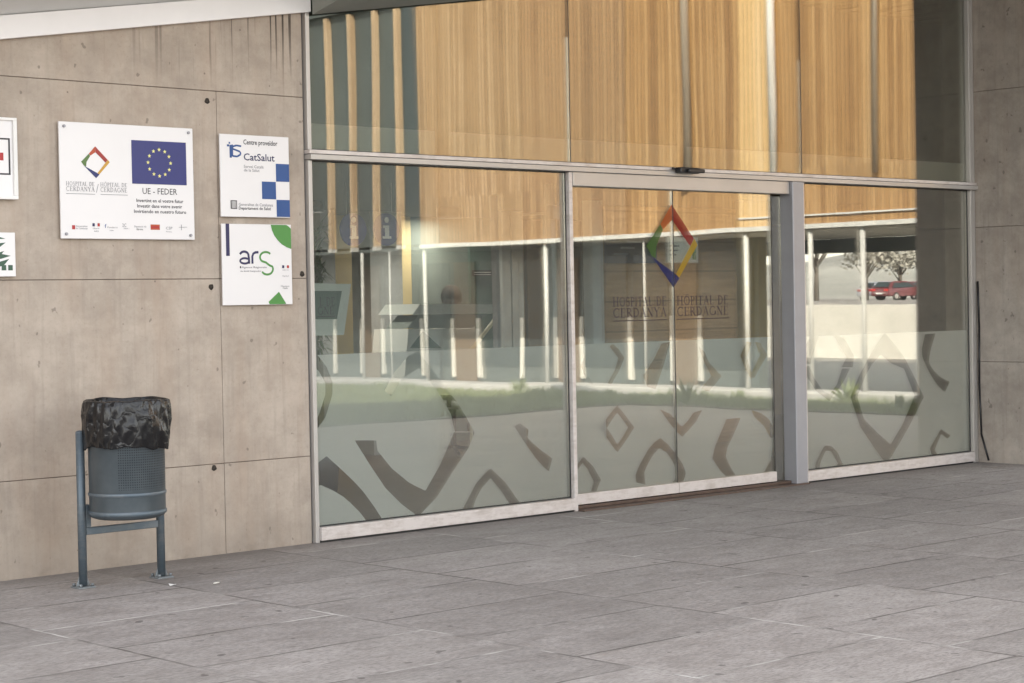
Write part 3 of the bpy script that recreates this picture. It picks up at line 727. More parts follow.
right_holes = both + [dt([(600, 320), (650, 316), (628, 370), (604, 420), (597, 455), (612, 490), (632, 522), (598, 526), (572, 498), (549, 462), (556, 425), (578, 372)]),
      dt([(690, 288), (722, 298), (750, 318), (768, 350), (774, 385), (758, 388), (735, 345), (700, 312)]),
      dt([(765, 418), (800, 425), (800, 500), (730, 520), (758, 470)]),
      dt([(498, 58), (520, 78), (535, 115), (582, 165), (560, 195), (535, 222), (508, 210), (545, 165), (522, 122)]),
      dt([(650, 92), (672, 40), (690, 45), (672, 100), (692, 160), (690, 182), (662, 130)]),
      dt([(702, 42), (720, 45), (746, 90), (722, 130), (700, 172), (684, 166), (704, 125), (720, 90)])]
L = leaf(2.338, 3.445, left_holes + both, 'left glass sliding door leaf')
Rr = leaf(3.449, 4.60, right_holes, 'right glass sliding door leaf')
# emblem on the doors: four coloured bands of a twisted lozenge
def emblem(cx, cz, w_, h, y, par_of, mats, name='emblem_band', clipx=None):
    T, Rt, Bt, Lf = (cx, cz + h), (cx + w_, cz + .03 * h), (cx + .02 * w_, cz - h), (cx - w_, cz)
    t_, r_, b_, l_ = (cx - .12 * w_, cz + .66 * h), (cx + .66 * w_, cz + .16 * h), (cx + .12 * w_, cz - .68 * h), (cx - .66 * w_, cz - .10 * h)
    Tm = (cx - .45 * w_, cz + .52 * h)
    for nm, pts in (('red', [T, (cx + .86 * w_, cz + .18 * h), (cx + .70 * w_, cz + .0 * h), (cx + .02 * w_, cz + .62 * h)]),
                    ('orange', [T, (cx + .01 * w_, cz + .63 * h), (cx - .34 * w_, cz + .40 * h), Tm]),
                    ('yellow', [(cx + .88 * w_, cz + .19 * h), Rt, (cx + .25 * w_, cz - .76 * h), b_, (cx + .62 * w_, cz - .1 * h)]),
                    ('blue', [(cx - .80 * w_, cz - .25 * h), (cx + .08 * w_, cz - .66 * h), (cx + .26 * w_, cz - .77 * h), Bt]),
                    ('green', [Tm, (cx - .36 * w_, cz + .38 * h), (cx - .62 * w_, cz + .0 * h), (cx - .66 * w_, cz - .3 * h), (cx - .80 * w_, cz - .24 * h), Lf])):
        piece(name, pts, y, M[mats + nm], par_of(sum(p[0] for p in pts) / len(pts)))
ec = F(672.5, 246, .012)
emblem(ec.x, ec.z, .285, .315, .0135, lambda x: L if x < 3.447 else Rr, 'vinyl_')
tz1, tz2 = F(640, 306, .013).z, F(640, 317, .013).z
xa, xb = F(613, 305, .013).x, F(667, 305, .013).x; xc, xd = F(677, 305, .013).x, F(729, 305, .013).x
serif_text('lettering', 'HOSPITAL DE', xa, tz1, xb - xa, .068, .0130, M['vinyl_ink'], L)
serif_text('lettering', 'CERDANYA', xa, tz2, xb - xa, .068, .0130, M['vinyl_ink'], L)
serif_text('lettering', 'HO^PITAL DE', xc, tz1, xd - xc, .068, .0130, M['vinyl_ink'], Rr)
serif_text('lettering', 'CERDAGNE', xc, tz2, xd - xc, .068, .0130, M['vinyl_ink'], Rr)
for a, b_, par in ((xa, xb, L), (xc, xd, Rr)): box('letter_rule', M['vinyl_ink'], a, b_, .0125, .013, tz2 - .028, tz2 - .023, par)
# paper notice behind the doors
nx, nz0, nz1 = F(669, 246, .5).x, F(683, 262, .5).z, F(683, 238, .5).z
nt_ = empty('notice', (F(683, 250, .5).x, .5, nz0), 'white paper notice with a green edge behind the middle of the doors', 'notice')
a, b_ = F(668, 246, .5).x, F(698, 246, .5).x
box('sheet', flat('notice_paper', (.72, .75, .70), .6), a, b_, .5, .504, nz0, nz1, nt_)
box('margin', M['green'], b_ - .07, b_ - .03, .496, .499, nz0 + .02, nz1 - .05, nt_)
text('lettering', 'ÚS OBLIGATORI', a + .02, nz1 - .06, .12, .02, .498, M['ink'], nt_) if False else None
for k in range(3): box('print_line', M['ink_grey'], a + .02, a + .13 - .02 * k, .496, .499, nz1 - .07 - k * .035, nz1 - .058 - k * .035, nt_)
box('frame', M['alu_light'], a - .008, b_ + .008, .505, .52, nz0 - .008, nz1 + .008, nt_)

# ================================================================ SIGNS
def plaque(name, x0, x1, z0, z1, label, y=-.03, t=.012, off=.018):
    o = empty(name, ((x0 + x1) / 2, 0, z0), label, 'sign')
    box('plate', M['signwhite'], x0, x1, y, y + t, z0, z1, o, .0025)
    return o
PX = lambda px, py: F(px, py, -.03)
# large sign
x0, x1, z0, z1 = PX(58.5, 121).x, PX(192.5, 132).x, PX(62, 238.5).z, PX(58, 121).z
s1 = plaque('wall_sign', x0, x1, z0, z1, 'large white wall sign with a blue flag of yellow stars and a colourful lozenge')
yy = -.0312
def sp(u, v): return (x0 + u * (x1 - x0), z0 + (1 - v) * (z1 - z0))       # 0..1 across and down the sign
fx0, fz1 = sp(.526, .130); fx1, fz0 = sp(.944, .512)
box('flag', M['flagblue'], fx0, fx1, yy - .0006, yy, fz0, fz1, s1)
cx, cz = (fx0 + fx1) / 2, (fz0 + fz1) / 2
b = B()
for k in range(12):
    a = R(30 * k); c = (cx + .078 * math.cos(a), cz + .078 * math.sin(a))
    pts = []
    for j in range(10):
        r_ = .0125 if j % 2 == 0 else .0055; aa = R(90 + 36 * j); pts.append((c[0] + r_ * math.cos(aa), yy - .001, c[1] + r_ * math.sin(aa)))
    b.poly(pts)
unshift(b.mk('stars', M['star'], s1), s1)
ec = sp(.258, .338); emblem(ec[0], ec[1], .094, .092, yy, lambda x: s1, 'logo_')
def T(body, u0, u1, v, h, mat='ink', bold=False, par=None): 
    a = sp(u0, v); text('lettering', body, a[0], a[1], (u1 - u0) * (x1 - x0), h * (z1 - z0), yy, M[mat], par or s1, bold=bold)
def TS(body, u0, u1, v, h): a = sp(u0, v); serif_text('lettering', body, a[0], a[1], (u1 - u0) * (x1 - x0), h * (z1 - z0), yy, M['ink_grey'], s1)
TS('HOSPITAL DE', .042, .250, .545, .034); TS('CERDANYA', .042, .250, .592, .038)
TS('HO^PITAL DE', .290, .490, .545, .034); TS('CERDAGNE', .290, .490, .592, .038)
a = sp(.258, .60); piece('slash', [(a[0], a[1]), (a[0] + .003, a[1]), (a[0] + .017, a[1] + .05), (a[0] + .014, a[1] + .05)], yy, M['ink_grey'], s1)
for u0, u1 in ((.042, .250), (.290, .490)): 
    a, b_ = sp(u0, .617), sp(u1, .613); box('print_rule', M['ink_grey'], a[0], b_[0], yy - .0003, yy, a[1], b_[1], s1)
T('UE - FEDER', .603, .868, .600, .054, 'ink')
T('Invertint en el vostre futur', .555, .915, .672, .030, 'ink', True); T('Investir dans votre avenir', .56, .905, .72, .030, 'ink', True); T('Invirtiendo en nuestro futuro', .535, .935, .768, .030, 'ink', True)
def R_(u0, u1, v0, v1, mat, nm='print_mark', par=None, dy=0): 
    a, b_ = sp(u0, v1), sp(u1, v0); box(nm, M[mat], a[0], b_[0], yy - .0005 - dy, yy - dy, a[1], b_[1], par or s1)
R_(.078, .100, .885, .920, 'red'); T('Generalitat', .105, .19, .898, .013, 'ink_grey'); T('de Catalunya', .105, .19, .918, .013, 'ink_grey')
R_(.225, .242, .865, .892, 'navy'); R_(.262, .279, .865, .892, 'red'); T('Liberté', .228, .275, .915, .011, 'ink_grey'); T('ARS', .235, .27, .94, .012, 'ink_grey')
T('f', .315, .328, .905, .035, 'catblue'); T('Fundació', .335, .41, .905, .013, 'ink_grey'); T('Cerdanya', .35, .38, .93, .011, 'ink_grey')
T('2C', .445, .475, .893, .03, 'ink_grey'); T('Salut i', .455, .495, .912, .013, 'ink_grey')
T('Diputació de', .535, .625, .895, .015, 'ink_grey'); T('Girona', .55, .60, .92, .018, 'ink')
R_(.658, .728, .868, .915, 'logo_orange'); R_(.664, .722, .884, .899, 'red', dy=.0006)
T('CSP', .775, .825, .91, .024, 'ink_grey'); T('Pirineus', .775, .82, .935, .011, 'ink_grey')
R_(.875, .915, .8875, .8905, 'ink_grey'); R_(.8935, .8965, .865, .915, 'ink_grey', dy=.0006); T('govern', .915, .94, .892, .012, 'ink_grey')
for u, v in ((.035, .04), (.965, .04), (.035, .96), (.965, .96)):
    p = sp(u, v); b = B(); b.tube((p[0], -.031, p[1]), (p[0], -.040, p[1]), .0085, 12); b.tube((p[0], -.040, p[1]), (p[0], -.043, p[1]), .006, 12)
    unshift(b.mk('screw', M['alu_dark'], s1), s1)
    b = B().tube((p[0], 0, p[1]), (p[0], -.018, p[1]), .008, 10); unshift(b.mk('spacer', M['alu_dark'], s1), s1)
# chequered blue sign
x0, x1, z0, z1 = PX(219.5, 134).x, PX(288.5, 137).x, PX(221, 216.5).z, PX(219, 133.5).z
s2 = plaque('wall_sign', x0, x1, z0, z1, 'square white sign with three blue squares, above the sign with green corners')
R_(.80, .995, .335, .555, 'catblue', par=s2); R_(.59, .795, .56, .775, 'catblue', par=s2); R_(.80, .995, .78, .99, 'catblue', par=s2)
T('Centre proveïdor', .335, .83, .115, .060, 'ink', True, s2); T('CatSalut', .335, .785, .308, .085, 'navy', True, s2)
T('Servei Català', .335, .62, .40, .035, 'ink_grey', par=s2); T('de la Salut', .335, .56, .445, .035, 'ink_grey', par=s2)
R_(.135, .165, .13, .285, 'catblue', par=s2); R_(.165, .185, .125, .27, 'catblue', par=s2); R_(.10, .13, .125, .15, 'catblue', par=s2); R_(.125, .145, .095, .118, 'catblue', par=s2)
p = sp(.235, .20); b = B()
pts = [(p[0] + dx, p[1] + dz) for dx, dz in ((.035, .030), (.0, .034), (-.028, .026), (-.030, .012), (.0, .004), (.026, -.004), (.030, -.020), (.004, -.034), (-.030, -.032))]
for q, r_ in zip(pts, pts[1:]): 
    d = Vector((r_[0] - q[0], r_[1] - q[1])).normalized() * .0055; o_ = Vector((-d.y, d.x)); k = .0001 * pts.index(q)
    b.poly([(q[0] + o_.x, yy - k, q[1] + o_.y), (q[0] - o_.x, yy - k, q[1] - o_.y), (r_[0] - o_.x, yy - k, r_[1] - o_.y), (r_[0] + o_.x, yy - k, r_[1] + o_.y)])
unshift(b.mk('monogram', M['catblue'], s2), s2)
R_(.135, .225, .80, .905, 'ink', par=s2)
for k in range(4): R_(.150 + .018 * k, .158 + .018 * k, .81, .895, 'signwhite', par=s2, dy=.0006)
T('Generalitat de Catalunya', .25, .745, .865, .036, 'ink_grey', par=s2); T('Departament de Salut', .25, .715, .91, .036, 'ink', True, par=s2)
# sign with green corners
x0, x1, z0, z1 = PX(221.5, 224).x, PX(291, 226).x, PX(222, 305.5).z, PX(221, 223.5).z
s3 = plaque('wall_sign', x0, x1, z0, z1, 'square white sign with green corners and the letters arS, under the chequered sign')
R_(.055, .105, .0, .395, 'navy', par=s3)
def pc(pts, mat, nm, par, dy=0): piece(nm, [sp(*q) for q in pts], yy - dy, M[mat], par)
pc([(.70, .005), (.715, .07), (.75, .14), (.80, .20), (.86, .25), (.93, .285), (.995, .305), (.995, .05), (.96, .02), (.93, .005)], 'green', 'corner_shape', s3)
pc([(.80, .84), (.905, .992), (.86, .995), (.66, .995), (.645, .965)], 'green', 'corner_shape', s3)
def stroke(pts, wdt, mat, par, nm='letter'):
    b = B(); P = [sp(*q) for q in pts]
    L_, R2 = [], []
    for i, q in enumerate(P):
        a = P[max(0, i - 1)]; c = P[min(len(P) - 1, i + 1)]; d = Vector((c[0] - a[0], c[1] - a[1])).normalized(); o_ = Vector((-d.y, d.x)) * wdt / 2
        L_.append((q[0] + o_.x, q[1] + o_.y)); R2.append((q[0] - o_.x, q[1] - o_.y))
    for i in range(len(P) - 1):
        b.poly([(L_[i][0], yy, L_[i][1]), (R2[i][0], yy, R2[i][1]), (R2[i + 1][0], yy, R2[i + 1][1]), (L_[i + 1][0], yy, L_[i + 1][1])])
    o = b.mk(nm, M[mat], par); unshift(o, par)
def el(cx, cy, rx, ry, a0, a1, n=12): return [(cx + rx * math.cos(R(a0 + (a1 - a0) * i / n)), cy - ry * math.sin(R(a0 + (a1 - a0) * i / n))) for i in range(n + 1)]
stroke([(.25, .375)] + el(.31, .39, .062, .05, 165, 20, 6)[1:] + [(.375, .42), (.378, .49)], .015, 'navy', s3)
stroke(el(.315, .455, .065, .033, 45, 330, 14), .013, 'navy', s3)
stroke([(.425, .49), (.425, .40), (.44, .365), (.47, .350), (.515, .348)], .015, 'navy', s3)
stroke(el(.62, .41, .085, .065, 40, 230, 12) + [(.62, .475), (.67, .51)] + el(.635, .555, .085, .07, 40, -150, 12)[1:], .013, 'green', s3)
R_(.245, .262, .52, .545, 'ink', par=s3); T('Agence Régionale', .27, .63, .545, .024, 'ink_grey', par=s3); T('de Santé Languedoc', .25, .55, .59, .020, 'ink_grey', par=s3)
R_(.855, .885, .51, .545, 'navy', par=s3); R_(.925, .955, .51, .545, 'red', par=s3); T('Liberté', .86, .95, .575, .014, 'ink_grey', par=s3); T('Égalité', .86, .95, .65, .014, 'ink_grey', par=s3)
T('l’Assurance', .83, .955, .78, .02, 'ink_grey', par=s3); T('Maladie', .86, .93, .805, .018, 'ink', par=s3)
# two framed panels cut by the left edge of the picture
xr = PX(15.5, 118).x; z1 = PX(12, 118).z; z0 = PX(12, 199.5).z; x0, x1 = xr - .52, xr
s4 = plaque('wall_sign', x0, x1, z0, z1, 'white framed board with a black outlined square and red bar, upper left edge')
for nm, q in (('frame', (0, 1, 0, .035)), ('frame', (0, 1, .955, 1)), ('frame', (.955, 1, .035, .955)), ('frame', (0, .04, .035, .955))):
    a, b_ = sp(q[0], q[3]), sp(q[1], q[2]); box(nm, M['white'], a[0], b_[0], -.045, -.031, a[1], b_[1], s4, .002)
R_(.20, .925, .250, .27, 'ink', par=s4); R_(.20, .925, .68, .70, 'ink', par=s4, dy=0); R_(.905, .925, .27, .68, 'ink', par=s4); R_(.20, .215, .27, .68, 'ink', par=s4)
R_(.30, .845, .43, .525, 'red', par=s4)
xr = PX(15, 232).x; z1 = PX(12, 232.5).z; z0 = PX(12, 276.5).z; x0, x1 = xr - .5, xr
s5_ = plaque('wall_sign', x0, x1, z0, z1, 'small white panel with dark green leaves at the left edge, lowest of the signs there')
def leafp(u, v, du, dv, wd):
    n = Vector((-dv, du)).normalized() * wd
    pc([(u, v), (u + du * .4 + n.x, v + dv * .4 + n.y), (u + du, v + dv), (u + du * .45 - n.x, v + dv * .45 - n.y)], 'dgreen', 'leaf_print', s5_, random.uniform(0, .0004))
for a in ((.72, .12, .16, .02, .03), (.70, .35, .18, -.12, .05), (.68, .62, .18, -.2, .05), (.72, .55, .22, -.02, .06), (.74, .8, .18, -.2, .05), (.66, .9, .14, -.25, .06), (.5, .5, .2, -.1, .06)): leafp(*a)
for u in (.78, .86, .94 - .0): R_(u - .035, u + .02, .74, .86, 'dgreen', par=s5_)
R_(.3, .7, .74, .76, 'dgreen', par=s5_)

# ================================================================ LITTER BIN
bn = empty('litter_bin', (-1.75, -.62, 0), 'blue grey steel litter bin on two posts, lined with a black bag', 'litter bin')
for (x, zt) in ((-1.985, .845), (-1.49, .86)):
    b = B(); b.tube((x, -.585, .012), (x, -.585, zt), .0235, 16); b.ball((x, -.585, zt), .0235, 12, (1, 1, .5))
    unshift(b.mk('post', M['bluesteel'], bn), bn)
    b = B(); b.box(x - .05, x + .05, -.635, -.535, 0, .008, .002)
    for dx in (-.036, .036):
        for dy in (-.036, .036): b.tube((x + dx, -.585 + dy, .010), (x + dx, -.585 + dy, .024), .009, 6)
    b.poly([(x - .042, -.585, .01), (x - .0235, -.585, .01), (x - .0235, -.585, .06)], .004); b.poly([(x + .042, -.585, .01), (x + .0235, -.585, .01), (x + .0235, -.585, .06)], .004)
    unshift(b.mk('foot_plate', flat('worn_galvanised_foot', (.22, .24, .25), .6, .3, .3, 20), bn), bn)
b = B(); b.box(-1.965, -1.51, -.60, -.57, .285, .325, .004); b.box(-1.965, -1.955 + .02, -.60, -.57, .325, .45, .003); unshift(b.mk('crossbar', M['bluesteel'], bn), bn)
bc = (-1.778, -.72)
b = B(); b.lathe([(.0, .375), (.17, .375), (.198, .385), (.203, .40), (.203, .405), (.205, .42), (.207, .97), (.213, .975), (.213, .985), (.200, .985), (.198, .97), (.198, .42), (0, .42)], 48)
bk = b.mk('bucket', M['binmetal'], bn); bk.location = (bc[0], bc[1], 0); unshift(bk, bn)
b = B(); b.lathe([(.2065, .50), (.2105, .505), (.211, .515), (.2075, .52)], 48); b.lathe([(.205, .395), (.211, .40), (.211, .415), (.206, .42)], 48)
o = b.mk('band', M['bluesteel'], bn); o.location = (bc[0], bc[1], 0); unshift(o, bn)
from mathutils import noise as mn
def jit(r, z, a):
    p = Vector((math.cos(a) * 1.0, math.sin(a) * 1.0, z * 1.6 + math.cos(a * 2) * .5))
    n = mn.noise(p * 1.6 + Vector((3, 1, 7))); n1 = 1 - 2 * abs(mn.noise(p * 3.1 + Vector((9, 2, 4)))); n2 = 1 - 2 * abs(mn.noise(p * 6.5 + Vector((1, 5, 2))))
    d = (.016 * n + .012 * (n1 - .55) + .005 * (n2 - .5) + .003 * mn.noise(Vector((p.x * 9, p.y * 9, z * 22)))) * (1 if r > .2 else .3)
    hem = .03 * mn.noise(Vector((math.cos(a) * 1.4, math.sin(a) * 1.4, 2.2))) + .012 * mn.noise(Vector((math.cos(a) * 4, math.sin(a) * 4, 8)))
    w_ = min(1, max(0, (.93 - z) / .1)) if r > .2 else 0
    return r + d, z + hem * w_ * 1.3 + .010 * n * (1 if z > .95 else 0)
prof = [(.150, .60), (.175, .70), (.188, .85), (.194, .96), (.202, 1.0), (.213, 1.02), (.226, 1.014), (.233, .99), (.236, .96), (.237, .92), (.236, .88), (.233, .84), (.229, .80), (.225, .775), (.222, .757), (.217, .765)]
prof2 = []
for (r0, z0_), (r1_, z1_) in zip(prof, prof[1:]):
    for k in range(5): prof2.append((r0 + (r1_ - r0) * k / 5, z0_ + (z1_ - z0_) * k / 5))
prof2.append(prof[-1])
b = B(); b.lathe([(.0, .60)] + prof2, 160, jit=jit)
o = b.mk('bin_bag', M['bag'], bn); o.location = (bc[0], bc[1], 0); unshift(o, bn)
for v in o.data.vertices:                # slouched folds: the rim bulges on the right
    a = math.atan2(v.co.y, v.co.x)
    if v.co.z > .74 and v.co.x > 0: v.co.x *= 1 + .07 * max(0, math.cos(a)) * (1 if v.co.z > .80 else .5)
# litter on the paving
for (px, py, nm, lab, mt) in ((172, 586, 'paper_scrap', 'small white scrap lying right of the bin', 'white'), (217, 584, 'cigarette_end', 'cigarette end lying farther right of the bin', 'render_wall')):
    r_ = unit(px, py); p = CAM + r_ * (-CAM.z / r_.z)
    b = B()
    if nm == 'paper_scrap': b.poly([(p.x - .02, p.y - .012, .004), (p.x + .018, p.y - .015, .009), (p.x + .022, p.y + .012, .004), (p.x - .012, p.y + .015, .012)], .002, (0, 0, 1))
    else: b.tube((p.x - .02, p.y, .006), (p.x + .02, p.y + .008, .006), .004, 8)
    tag(b.mk(nm, M[mt]), lab, 'litter')

# ================================================================ TIMBER WING (mirrored in the glass)
wg = empty('timber_building', (17, -13, 0), 'timber clad building raised on slim white posts across the forecourt', 'building')
X = 14.9; ZB = 2.585; ZT = 9.5
def panel(y0, y1, m, dx=0): box('cladding', M[m], X - dx, X + .15, y0 + .006, y1 - .006, ZB, ZT, wg)
panel(-8.42, -5.70, 'wood'); panel(-9.10, -8.44, 'wood_pale', .01); panel(-11.5, -9.10, 'wood'); panel(-13.97, -11.5, 'wood_brown')
panel(-16.1, -13.97, 'wood_tan'); panel(-16.65, -16.1, 'wood_tan', .012)
box('wall', M['recess'], X + .16, 19, -24, -5.72, ZB + .02, ZT - .02, wg)
box('window', M['dglass'], X + .13, X + .155, -17.22, -16.67, ZB + .3, ZT - .3, wg)
for y in (-17.33, -18.03, -18.75, -19.46, -20.2, -21):
    box('fin', M['wood_fin'], X + .05, X + .159, y - .055, y + .045, ZB + .02, 7.0, wg); box('fin_cap', M['postwhite'], X + .04, X + .159, y - .07, y + .06, 2.53, ZB + .015, wg)
box('upper_band', M['recess'], X + .02, X + .159, -24, -16.66, 7.04, ZT, wg)
box('edge_trim', M['postwhite'], X - .03, X + .14, -16.66, -5.69, 2.515, 2.582, wg)
box('edge_trim', M['postwhite'], X - .03, X + .14, -9.09, -5.69, 2.70, 2.725, wg)
box('corner_trim', M['wood_fin'], X - .005, X + .16, -5.69, -5.6, ZB, ZT, wg)
box('roof', M['recess'], X - .1, 19.1, -24, -5.5, ZT, ZT + .2, wg)
box('passage_ceiling', M['ceilpale'], X + .15, 19, -12.6, -5.7, 2.50, 2.56, wg)
box('passage_beam', M['recess'], 18.8, 19, -12.6, -5.7, 2.25, 2.49, wg)
box('underside', M['recess'], X + .15, 19, -24, -12.62, 2.50, 2.56, wg)
for y, r_ in ((-18.46, .045), (-17.62, .02), (-16.63, .05), (-13.46, .05), (-11.2, .02), (-9.04, .05), (-7.84, .05), (-6.88, .05)):
    b = B(); b.tube((X + .06, y, .13), (X + .06, y, 2.50), r_ * .72, 14); unshift(b.mk('post', M['postwhite'], wg), wg)
box('corner_post', flat('grey_corner_post', (.36, .34, .31), .7), X + .1, X + .3, -6.02, -5.72, .14, 2.5, wg)
for y, m, w_ in ((-8.43, 'white', .06), (-10.15, 'alu_dark', .07), (-6.56, 'alu_dark', .04)):
    b = B(); b.tube((X - .06, y, 3.25), (X - .06, y, ZT), w_, 12); unshift(b.mk('downpipe', flat('grey_pipe', (.30, .25, .20), .5) if m == 'alu_dark' else M['white'], wg), wg)
# ground floor set back behind the posts
GX = 16.6
box('ground_floor_wall', M['recess'], GX, GX + .2, -24, -10.2, 0, 2.495, wg)

yv = -10.3; k = 0
while yv > -21.5:
    wd = (1.05, .55, .8)[k % 3]
    if k % 3 == 1: box('door', flat('brown_door_leaf', (.17, .12, .08), .6), GX - .03, GX - .004, yv - wd, yv, .05, 2.3, wg)
    else: box('window', M['dglass'], GX - .02, GX - .004, yv - wd, yv, .35, 2.3, wg)
    yv -= wd
    box('batten', M['render_wall'], GX - .06, GX - .004, yv - .09, yv, .14, 1.25, wg)
    yv -= .14; k += 1
# low pale wall beyond the passage
rw = B().box(30.95, 31.15, -80, 6, -.05, 1.30, .01)
tag(rw.mk('garden_wall', M['render_wall']), 'low pale rendered wall in front of the parked cars, seen mirrored in the right pane', 'wall')

# parked cars
def car(loc, rz, paint, label):
    r_ = empty('parked_car', loc, label, 'car', 'cars parked beyond the low pale wall', rz)
    prof = [(-2.0, .30), (-2.05, .55), (-2.02, .82), (-1.85, .95), (-1.55, 1.38), (-1.2, 1.47), (.2, 1.46), (.55, 1.35), (1.1, .98), (1.8, .86), (2.05, .72), (2.1, .45), (2.05, .28)]
    bm = bmesh.new(); ws = []
    for x, z in prof: ws.append(.82 if z < 1.0 else .82 - (z - 1.0) * .45)
    Lr = [bm.verts.new((x, w_, z)) for (x, z), w_ in zip(prof, ws)]; Rw = [bm.verts.new((x, -w_, z)) for (x, z), w_ in zip(prof, ws)]
    n = len(prof)
    for i in range(n): bm.faces.new((Lr[i], Lr[(i + 1) % n], Rw[(i + 1) % n], Rw[i]))
    bm.faces.new(Lr); bm.faces.new(Rw[::-1]); bmesh.ops.recalc_face_normals(bm, faces=bm.faces)
    bmesh.ops.bevel(bm, geom=[e for e in bm.edges], offset=.05, segments=2, affect='EDGES')
    me = bpy.data.meshes.new('body'); bm.to_mesh(me); bm.free(); link('body', me, M[paint], r_)
    for s_ in (-1, 1):
        b = B(); b.poly([(-1.65, s_ * .825, .98), (-1.38, s_ * .70, 1.34), (.2, s_ * .70, 1.36), (.95, s_ * .825, .98)], .02, (0, s_, 0)); b.mk('side_window', M['dglass'], r_)
        for x in (-1.25, 1.3):
            b = B(); b.tube((x, s_ * .70, .31), (x, s_ * .86, .31), .31, 20); wh = b.mk('wheel', M['tyre'], r_)
            b = B(); b.tube((x, s_ * .86, .31), (x, s_ * .875, .31), .19, 14); b.mk('rim', M['alu'], wh)
        B().box(-2.075, -2.0, s_ * .55 - .16, s_ * .55 + .16, .68, .86, .01).mk('tail_light', M['taillight'], r_)
        B().box(1.98, 2.085, s_ * .58 - .16, s_ * .58 + .16, .60, .74, .01).mk('headlight', M['white'], r_)
    B().poly([(-1.90, .62, .99), (-1.90, -.62, .99), (-1.57, -.55, 1.38), (-1.57, .55, 1.38)], .02, (-1, 0, .6)).mk('rear_window', M['dglass'], r_)
    B().poly([(1.12, .66, 1.01), (1.12, -.66, 1.01), (.60, -.56, 1.36), (.60, .56, 1.36)], .02, (.6, 0, 1)).mk('windscreen', M['dglass'], r_)
    B().box(-2.12, -2.07, -.26, .26, .45, .56, .004).mk('number_plate', M['white'], r_)
    return r_
def mirror_at(px, t): 
    r_ = unit(px, 300).normalized(); p = CAM + r_ * t; return (p.x, -p.y)
for px, t, p_, rz, lab in ((881, 158, 'car_silver', R(-2), 'pale silver hatchback beside the red car, mirrored in the right pane'), (899, 150, 'car_red', R(8), 'red hatchback in the middle of the mirrored car park'),
                           (914, 160, 'car_red', R(-2), 'dark red hatchback rightmost of the mirrored cars')):
    x, y = mirror_at(px, t); car((x, y, 1.2), rz, p_, lab)
# trees beyond the car park
def tree(loc, h, seed, label):
    random.seed(seed); r_ = empty('tree', loc, label, 'tree', 'trees beyond the car park')
    b = B(); b.tube((0, 0, 0), (0, 0, h * .45), .22, 10, .12); tips = []
    for k in range(16):
        a = random.uniform(0, 6.28); z0_ = h * random.uniform(.2, .45); l_ = h * random.uniform(.25, .5)
        e = Vector((math.cos(a) * l_ * .6, math.sin(a) * l_ * .6, z0_ + l_ * .8)); b.tube((0, 0, z0_), e, .07, 6, .02); tips.append(e)
    b.mk('trunk', M['trunk'], r_)
    bm = bmesh.new()
    for e in tips:
        for k in range(60):
            d = Vector((random.gauss(0, 1), random.gauss(0, 1), random.gauss(0, .8))) * h * .07; c = e + d; u = Vector((random.gauss(0, 1), random.gauss(0, 1), random.gauss(0, 1))).normalized() * .17; v = u.orthogonal().normalized() * .12
            bm.faces.new([bm.verts.new(c + q) for q in (u, v, -u, -v)])
    me = bpy.data.meshes.new('crown'); bm.to_mesh(me); bm.free(); link('crown', me, flat('tree_leaf', (.30, .29, .25), .7, 0, .4, .3), r_)
tl = ['bare looking tree behind the silver car', 'small round tree behind the red car', 'tall thin tree at the left of the mirrored car park', 'low tree at the far right of the car park']
for (px, t, h), lb in zip(((868, 150, 7), (900, 160, 6), (818, 140, 9), (925, 150, 5)), tl):
    x, y = mirror_at(px, t); tree((x, y, 1.2), h, px, lb)
# sprigs on the verge
for k, (px, X_) in enumerate(((520, 14.2), (690, 13.2), (742, 14.4), (848, 14.4), (900, 13.6), (612, 14.0))):
    p = W(px, 390, X_); random.seed(k); sc_ = (1.1, 1.5, .6, 1.3, .7, .45)[k]; r_ = empty('weed', (p.x, p.y, 0), 'leafy weed growing on the grass strip, %s of the row' % ('first', 'fourth', 'fifth', 'sixth', 'last', 'third')[k], 'plant', 'weeds on the grass strip')
    bm = bmesh.new()
    for j in range(60):
        a = random.uniform(0, 6.28); el_ = random.uniform(.3, 1.4); l_ = random.uniform(.06, .3) * sc_; d = Vector((math.cos(a) * math.cos(el_), math.sin(a) * math.cos(el_), math.sin(el_)))
        s0_ = d * random.uniform(0, .1); s1_ = d * l_ + Vector((0, 0, .03)); o_ = d.orthogonal().normalized() * random.uniform(.006, .02); mid_ = (s0_ + s1_) / 2
        bm.faces.new([bm.verts.new(q) for q in (s0_, mid_ + o_, s1_, mid_ - o_)])
    me = bpy.data.meshes.new('leaves'); bm.to_mesh(me); bm.free(); link('leaves', me, M['grass'], r_)
    b = B()
    for j in range(5):
        a = j * 1.3; b.tube((0, 0, 0), (math.cos(a) * .06, math.sin(a) * .06, .2 * sc_), .004, 5)
    b.mk('stem', M['leaf'], r_)

